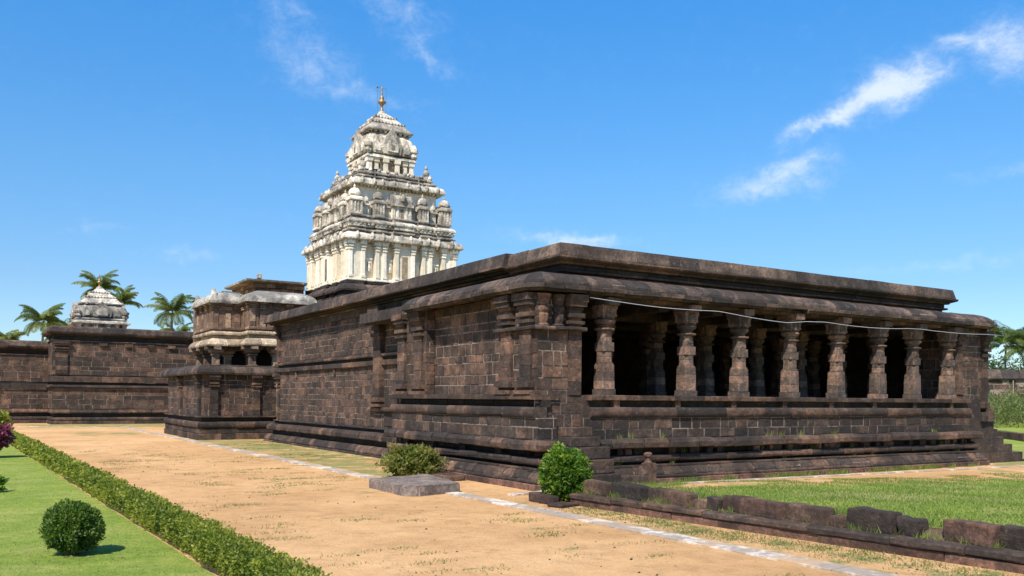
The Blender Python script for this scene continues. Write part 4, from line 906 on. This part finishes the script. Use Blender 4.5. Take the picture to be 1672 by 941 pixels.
# white cable slung under the eave
w = MB(); pts = []
cp = [(11.60, 4.17), (12.5, 4.155), (14.0, 4.11), (15.2, 4.075), (16.0, 4.04), (17.2, 3.98), (17.9, 3.95), (18.6, 3.99), (20.0, 3.965), (22.3, 3.96), (24.8, 3.97), (27.6, 3.93)]
for i in range(len(cp)-1):
    (xa, za), (xb, zb) = cp[i], cp[i+1]
    for k in range(4): t = k/4; pts.append((xa+(xb-xa)*t, 15.44, za+(zb-za)*t-.04+.14*(xa+(xb-xa)*t-11.6)/15.7-.06*abs(math.sin(math.pi*(xa+(xb-xa)*t-11.6)/3.9))))
pts.append((27.75, 15.44, 4.02)); tube(w, pts, .0065)
o = w.build('cable', 'cable', smooth=True); tag(o, 'thin white cable slung along the front eave above the columns', 'cable')

# ------------------------------------------------------------------ vegetation
def bush(name, label, x, y, rx, rz, zc, n, size, mat, lump=.15, stem=.04, group=None, spread=.8, cat='bush', flat=0):
    org = (x, y, 0); r_ = root(name, label, cat, org, group)
    d = rng.normal(0, 1, (n, 3)); d /= np.linalg.norm(d, axis=1)[:, None]
    rad = 1-np.abs(rng.normal(0, .13, n))
    from mathutils import noise
    o = Vector((random.uniform(0, 50), 0, 0)); lm = np.array([noise.noise(Vector(v)*2.6+o)+.5*noise.noise(Vector(v)*6+o) for v in d])
    rad = rad*(1+lump*lm*2)
    P = d*rad[:, None]*np.array([rx, rx, rz]); 
    if flat: P[:, 2] = np.maximum(P[:, 2], -rz*flat)
    P += np.array([x, y, zc]); P[:, 2] = np.maximum(P[:, 2], .03)
    V, F = leaves(P, d*.9+np.array([0, 0, .35]), size, spread)
    rn = np.clip(.5+.35*lm+rng.normal(0, .22, n), 0, 1); fast('foliage', V, F, rn, mat, r_, org)
    w = MB()
    for i in range(7):
        t = random.uniform(0, 6.28); q = random.uniform(.2, .6); tube(w, [(x+.03*math.cos(t), y+.03*math.sin(t), -.02), (x+rx*q*.4*math.cos(t), y+rx*q*.4*math.sin(t), zc*.7), (x+rx*q*math.cos(t), y+rx*q*math.sin(t), zc+rz*.4)], [stem*.5, stem*.35, stem*.15], 5)
    w.build('stem', 'bark', r_, org)
    # inner leaves keep the middle dense
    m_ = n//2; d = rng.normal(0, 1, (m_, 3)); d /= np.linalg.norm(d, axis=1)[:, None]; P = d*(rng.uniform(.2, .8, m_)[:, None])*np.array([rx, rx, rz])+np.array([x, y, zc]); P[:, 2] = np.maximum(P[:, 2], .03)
    V, F = leaves(P, d, size*1.5, 1.0); fast('foliage_core', V, F, rng.uniform(0, .35, m_), mat, r_, org)
    return r_
bush('round_bush', 'round clipped dark green bush on the left lawn', 1.12, 11.70, .315, .30, .325, 8000, .042, 'topiary', .10)
bush('planted_bush', 'tall bright green leafy bush in a stone kerb at the hall corner', 9.42, 13.30, .44, .48, .53, 5000, .08, 'green', .13, .06)
bush('sprawling_shrub', 'yellowish green shrub growing between the flat slab and the plinth', 9.15, 19.2, .62, .38, .36, 4400, .09, 'yellow', .26, .05)
bush('purple_bush', 'purple-leaved bush at the left edge beside the hedge', .72, 30.9, .50, .34, .62, 3000, .11, 'purple', .22, .06)
bush('small_plant', 'small leafy green seedling on the left lawn below the purple bush', .52, 19.9, .15, .15, .16, 130, .11, 'green', .3, .03, cat='plant')
bush('far_shrub', 'pale green shrub behind the purple bush near the far wall', 1.2, 48, .7, .6, .6, 1500, .14, 'hedge', .2, .05)
# clipped hedge
def hedge():
    org = (HX(20)+.28, 20, 0); r_ = root('hedge', 'long low clipped green hedge running along the left lawn', 'hedge', org)
    Vs = []; Fs = []; Rn = []; base = 0
    from mathutils import noise
    y = 5.0
    while y < 43:
        dy = 1.0; dens = 3400 if y < 12 else 1900 if y < 18 else 1000 if y < 26 else 500
        sz = .034 if y < 12 else .045 if y < 18 else .062 if y < 26 else .09
        n = dens; u = rng.uniform(0, 1, n); yy = rng.uniform(y, y+dy, n)
        # around the section: left side, top, right side
        per = rng.uniform(0, 1.55, n); W_, H_ = .34, .35
        xs = np.where(per < .44, 0, np.where(per < 1.10, (per-.44)/.66, 1.0)); zs = np.where(per < .44, per, np.where(per < 1.10, .44, 1.55-per))
        nx = np.where(per < .44, -1, np.where(per < 1.10, (xs-.5)*.8, 1.0)); nz = np.where((per >= .44) & (per < 1.10), 1.0, .25)
        lump = np.array([noise.noise(Vector((a*2.2, b*2.6, c*3))) +.6*noise.noise(Vector((a*5, b*6, c*6+9))) for a, b, c in zip(xs, yy, zs)])
        depth = np.abs(rng.normal(0, .05, n)); k = lump*.075-depth
        # rounded shoulders
        sh = np.where((per >= .44) & (per < 1.10), -.05*np.abs(xs*2-1)**4, 0)
        X = HX(1)*0+np.array([HX(b) for b in yy])+xs*W_+nx*k+rng.normal(0, .012, n); Z = zs*H_/.44+nz*k+sh+.01+rng.normal(0, .012, n); Z = np.maximum(Z, .015)
        P = np.stack([X, yy, Z], 1); D = np.stack([nx, np.zeros(n), nz], 1)
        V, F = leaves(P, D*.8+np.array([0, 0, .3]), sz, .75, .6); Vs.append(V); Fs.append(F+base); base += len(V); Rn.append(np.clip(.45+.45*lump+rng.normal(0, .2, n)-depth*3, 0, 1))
        y += dy
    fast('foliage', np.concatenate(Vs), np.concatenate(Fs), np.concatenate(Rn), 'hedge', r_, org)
    w = MB(); vs = []; m_ = 5  # solid dark core added inside the hedge leaves to block light
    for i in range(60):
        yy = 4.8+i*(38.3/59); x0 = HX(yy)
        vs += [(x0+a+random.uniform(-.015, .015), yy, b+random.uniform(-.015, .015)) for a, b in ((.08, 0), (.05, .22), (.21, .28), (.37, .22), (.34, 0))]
    w.add(vs, [(i*m_+c, i*m_+(c+1) % m_, (i+1)*m_+(c+1) % m_, (i+1)*m_+c) for i in range(59) for c in range(m_)], .0); w.build('foliage_core', 'topiary', r_, org)
hedge()
w = MB(); vs = []; fs = []
for i in range(90):
    y = 2+i*.45; x = HX(y); vs += [(x-random.uniform(-.03, .05), y, .009), (x+.38+random.uniform(0, .04), y, .009)]
w.add(vs, [(2*i, 2*i+1, 2*i+3, 2*i+2) for i in range(89)], .5); o = w.build('hedge_soil', 'red'); tag(o, kind='structure')

# grass
def inview(P):
    f = np.array([math.sin(R(31.9)), math.cos(R(31.9))]); r_ = np.array([f[1], -f[0]]); d = P[:, :2]@f; return (d > 4) & (np.abs(P[:, :2]@r_) < d*.62)
def grass(name, label, mat, P, h, w_, lean=.4):
    V, F = blades(P, h, w_, lean); o = fast(name, V, F, np.clip(rng.normal(.45, .25, len(P)), 0, 1), mat); tag(o, label, 'grass', kind='stuff'); return o
n = 90000; yy = 8+26*rng.power(1, n)**2.2; xx = rng.uniform(-8, 2.3, n); P = np.stack([xx, yy, np.full(n, .004)], 1)
P = P[inview(P) & (xx < 2.32-.0262*(yy-8))]; grass('lawn_grass', 'short mown green grass covering the left lawn', 'grass', P, .015, .010)
n = 120000; yy = rng.uniform(4, 13.2, n); xx = 9.6+20*rng.uniform(0, 1, n)**1.7
from mathutils import noise as mn
P = np.stack([xx, yy, np.array([bank_h(a, b) for a, b in zip(xx, yy)])], 1)
den = np.array([mn.noise(Vector((a*.9, b*.9, 3)))*1.3+mn.noise(Vector((a*3, b*3, 7)))*.5 for a, b in zip(xx, yy)])
keep = inview(P) & (xx > 9.32+.092*(12.9-yy)+.5) & ((yy < 12.3+den*1.4) & (den > -.75) | (xx < 10.6))
grass('bank_grass', 'tufty green grass covering the raised right lawn', 'grass', P[keep], .038, .012, .5)
Ps = []
for i in range(260):
    y = random.uniform(3.5, 12.9); x = WX(y)+random.choice((.20, .46, .52, .60)); z = .2 if x < WX(y)+.3 else bank_h(x, y); k = random.randint(8, 30)
    Ps.append(np.stack([rng.normal(x, .035, k), rng.normal(y, .07, k), np.full(k, z)], 1))
grass('wall_grass', 'loose grass tufts growing behind and between the retaining stones', 'grass', np.concatenate(Ps), .11, .012, .5)
# sparse dry tufts on the sand
Ps = []
for i in range(900):
    if i < 330: x, y = random.uniform(3.2, 8), random.uniform(6, 34)
    elif i < 620: x, y = random.uniform(8.5, 11.0), random.uniform(18, 40)
    elif i < 780: y = random.uniform(5, 12.5); x = WX(y)-random.uniform(.05, .8)
    elif i < 860: x, y = random.uniform(10.2, 26.5), 15.15-abs(random.gauss(.04, .1))
    else: x, y = random.uniform(10, 13.6), random.uniform(13.6, 15)
    if mn.noise(Vector((x*.5, y*.35, 1))) < -.05 and i < 620: continue
    k = random.randint(12, 60); Ps.append(np.stack([rng.normal(x, .16, k), rng.normal(y, .07, k), np.full(k, .0)], 1))
P = np.concatenate(Ps); grass('dry_grass', 'sparse dry tufts of grass scattered over the sandy path', 'dry', P, .032, .012, .7)
Ps = []
for i in range(46):
    x = random.uniform(11.9, 26); Ps.append(np.stack([rng.normal(x, .12, 50), np.full(50, 15.12)-np.abs(rng.normal(0, .03, 50)), np.zeros(50)], 1))
for i in range(60): x, y = random.uniform(11.3, 13.6), random.uniform(14.0, 14.8); Ps.append(np.stack([rng.normal(x, .1, 40), rng.normal(y, .08, 40), np.zeros(40)], 1))
for i in range(30):
    x = random.uniform(11.8, 26); z_ = random.choice((1.03, .44, .66)); y_ = {1.03: 15.42, .44: 15.45, .66: 15.55}[z_]; Ps.append(np.stack([rng.normal(x, .05, 16), rng.normal(y_, .02, 16), np.full(16, z_)], 1))
grass('foot_grass', 'taller green weeds growing along the foot of the front plinth', 'grass', np.concatenate(Ps), .13, .014, .35)
w = MB()
for i in range(420):
    cx_, cy_, r_ = random.choice(((9.2, 13.1, .75), (9.1, 19.1, .8), (1.12, 11.7, .5), (2.75, 9.5, .4), (2.65, 12, .4), (8.8, 11.0, 1.6)))
    x, y = random.gauss(cx_, r_*.5), random.gauss(cy_, r_*.7); a_ = random.uniform(0, 6.28); l_ = random.uniform(.015, .035); c_, s_ = math.cos(a_)*l_, math.sin(a_)*l_; z_ = .012+random.random()*.02
    w.add([(x-c_, y-s_, z_), (x+s_*.4, y-c_*.4, z_+.006), (x+c_, y+s_, z_+.004), (x-s_*.4, y+c_*.4, z_)], [(0, 1, 2, 3)])
o = w.build('leaf_litter', 'brown'); tag(o, 'small fallen brown leaves lying around the shrubs', 'leaf litter', kind='stuff')
# pebbles and leaf litter on the path
w = MB()
for i in range(520):
    y = 6+30*random.random()**1.8; x = random.uniform(3, 8.0) if i % 4 else random.uniform(8.5, 9.3); s = .004+.014*random.random()**3
    stack(w, x, y, [(0, s), (s*.7, s*.8), (s, s*.2)], 5, rot=random.random()*6, sxy=(1, random.uniform(.5, 1)))
o = w.build('pebbles', 'wall'); tag(o, 'small dark pebbles and leaf bits scattered on the sand', 'pebbles', kind='stuff')

# palms
def palm_mesh(seed, nf=26, fl=2.9):
    rs = np.random.default_rng(seed); Vs = []; Rn = []
    for i in range(nf):
        az_ = i*2.399+rs.uniform(-.3, .3); el_ = [1.45, 1.3, 1.15, .95, .75, .55, .3, .05][i % 8]+rs.uniform(-.12, .12); L_ = fl*rs.uniform(.85, 1.1); S = 16
        p = np.zeros(3); pts = [p.copy()]; e = el_; bend = rs.uniform(1.5, 2.5)/S
        dirs = []
        for k in range(S):
            d = np.array([math.cos(e)*math.cos(az_), math.cos(e)*math.sin(az_), math.sin(e)]); dirs.append(d); p = p+d*L_/S; pts.append(p.copy()); e -= bend*(.5+k/S)
        side = np.array([-math.sin(az_), math.cos(az_), 0]); tone = rs.uniform(.1, .8)
        for k in range(S):
            a, b = pts[k], pts[k+1]; Vs.append([a-side*.03, a+side*.03, b+side*.02, b-side*.02]); Rn.append(.9)
            if k < 2: continue
            for h_ in range(4):
                q = a+(b-a)*h_/4; ll = .75*math.sin(math.pi*min(1, (k+h_/4)/S*.88+.12))**.6*fl/2.9
                for sg in (-1, 1):
                    d = side*sg*.8+dirs[k]*.45+np.array([0, 0, -.30-rs.uniform(0, .45)]); d /= np.linalg.norm(d); w_ = dirs[k]*.032
                    tip = q+d*ll*rs.uniform(.8, 1.1)+np.array([0, 0, -.12*ll]); mid = q+d*ll*.5
                    Vs.append([q-w_, mid-w_*1.1, tip, mid+w_*1.1]); Rn.append(float(np.clip(tone+rs.normal(0, .12), 0, 1)))
    V = np.array(Vs).reshape(-1, 3); return V, np.arange(len(V)).reshape(-1, 4), Rn
def palm(label, x, y, h, seed, fl=2.9, bend=.6, src=None, group='coconut palms beyond the walls'):
    r_ = root('palm_tree', label, 'palm tree', (x, y, 0), group)
    V, F, Rn = palm_mesh(seed, fl=fl); o = fast('crown', V, F, Rn, 'palm', r_); o.location = (bend, 0, h)
    w = MB(); tube(w, [(0, 0, -.1), (0, 0, h*.3), (bend*.5, 0, h*.65), (bend, 0, h)], [.22, .16, .13, .11], 8)
    w.build('trunk', 'bark', r_)
    w = MB()
    for k in range(8): a = k*.8; stack(w, bend+.2*math.cos(a), .2*math.sin(a), [(h-.35, .04), (h-.25, .11), (h-.12, .11), (h-.02, .03)], 8, r=.9)
    w.build('coconut', 'buff', r_)
    return r_
def at(px, dep): return camf((px-836)/1440*dep, dep)
for lab, px, dep, h, sd_, fl in [('leftmost small coconut palm behind the lower wall', 10, 108, 8.2, 1, 3.0), ('coconut palm with drooping fronds left of the small shrine', 64, 98, 10.0, 2, 3.3),
        ('coconut palm standing alone right of the small shrine', 276, 100, 11.4, 3, 3.4), ('dark coconut palm rising directly behind the small shrine finial', 170, 105, 14.6, 4, 3.3), ('dark coconut palm leaning right behind the small shrine roof', 196, 102, 12.6, 5, 3.0),
        ('low palm half hidden between shrine and left palm', 112, 104, 9.0, 6, 3.0), ('low palm crown behind the far wall next to the brown pavilion', 296, 112, 9.2, 7, 3.0), ('palm whose fronds show just left of the brown pavilion roof', 336, 100, 11.6, 8, 2.9),
        ('nearer coconut palm beyond the far right wall', 1640, 112, 9.3, 9, 4.3), ('coconut palm cut by the right edge of the picture', 1680, 110, 8.8, 10, 4.3)]:
    x, y, _ = at(px, dep); palm(lab, x, y, h, sd_, fl, random.uniform(-.6, .6))
def tree(label, x, y, h, rx, seed, n=5000):
    r_ = root('broad_tree', label, 'tree', (x, y, 0), 'trees beyond the far right wall'); rs = np.random.default_rng(seed); C_ = rs.normal(0, 1, (26, 3))*np.array([rx*.5, rx*.5, h*.16])+np.array([0, 0, h*.68])
    c = C_[rs.integers(0, 26, n)]; d = rs.normal(0, 1, (n, 3)); d /= np.linalg.norm(d, axis=1)[:, None]; P = c+d*rs.uniform(.5, 1, n)[:, None]*rx*.28
    V, F = leaves(P, d, .28, .9); fast('crown', V, F, np.clip(.5+rs.normal(0, .2, n)+d[:, 2]*.1, 0, 1), 'tree', r_)
    w = MB(); tube(w, [(0, 0, -.1), (.1, 0, h*.3), (0, .1, h*.6)], [.3, .22, .12], 8)
    for c_ in C_[:8]: tube(w, [(.1, 0, h*.35), (c_[0]*.5, c_[1]*.5, h*.5), tuple(c_)], [.12, .08, .03], 5)
    w.build('trunk', 'bark', r_)
for lab, px, dep, h, rx in [('broad green tree just beside the hall corner beyond the right wall', 1612, 104, 7.2, 3.8), ('broad green tree between the two right palms', 1655, 118, 7.6, 4.5), ('broad green tree at the right edge beyond the wall', 1700, 108, 7.4, 4.5)]:
    x, y, _ = at(px, dep); tree(lab, x, y, h, rx, int(px))
# wild scrub in front of the far right wall
n = 40000; u = rng.uniform(28, 68, n); dp = rng.uniform(66, 80, n); hh = np.array([2.2+1.2*mn.noise(Vector((a*.35, b*.35, 0)))+.6*mn.noise(Vector((a*1.2, b*1.2, 4))) for a, b in zip(u, dp)])
zz = rng.uniform(0, 1, n)**.7*hh; X_ = dp*math.sin(R(31.9))+u*math.cos(R(31.9)); Y_ = dp*math.cos(R(31.9))-u*math.sin(R(31.9))
P = np.stack([X_, Y_, zz], 1); V, F = leaves(P, np.tile([0, 0, .9], (n, 1)), .38, .6, .22); tn = np.array([mn.noise(Vector((a*.3, b*.3, 9))) for a, b in zip(u, dp)])
o = fast('scrub', V, F, np.clip(.45+tn*.8+rng.normal(0, .15, n), 0, 1), 'scrub'); tag(o, 'tall wild green and straw coloured scrub below the far right wall', 'scrub', kind='stuff')
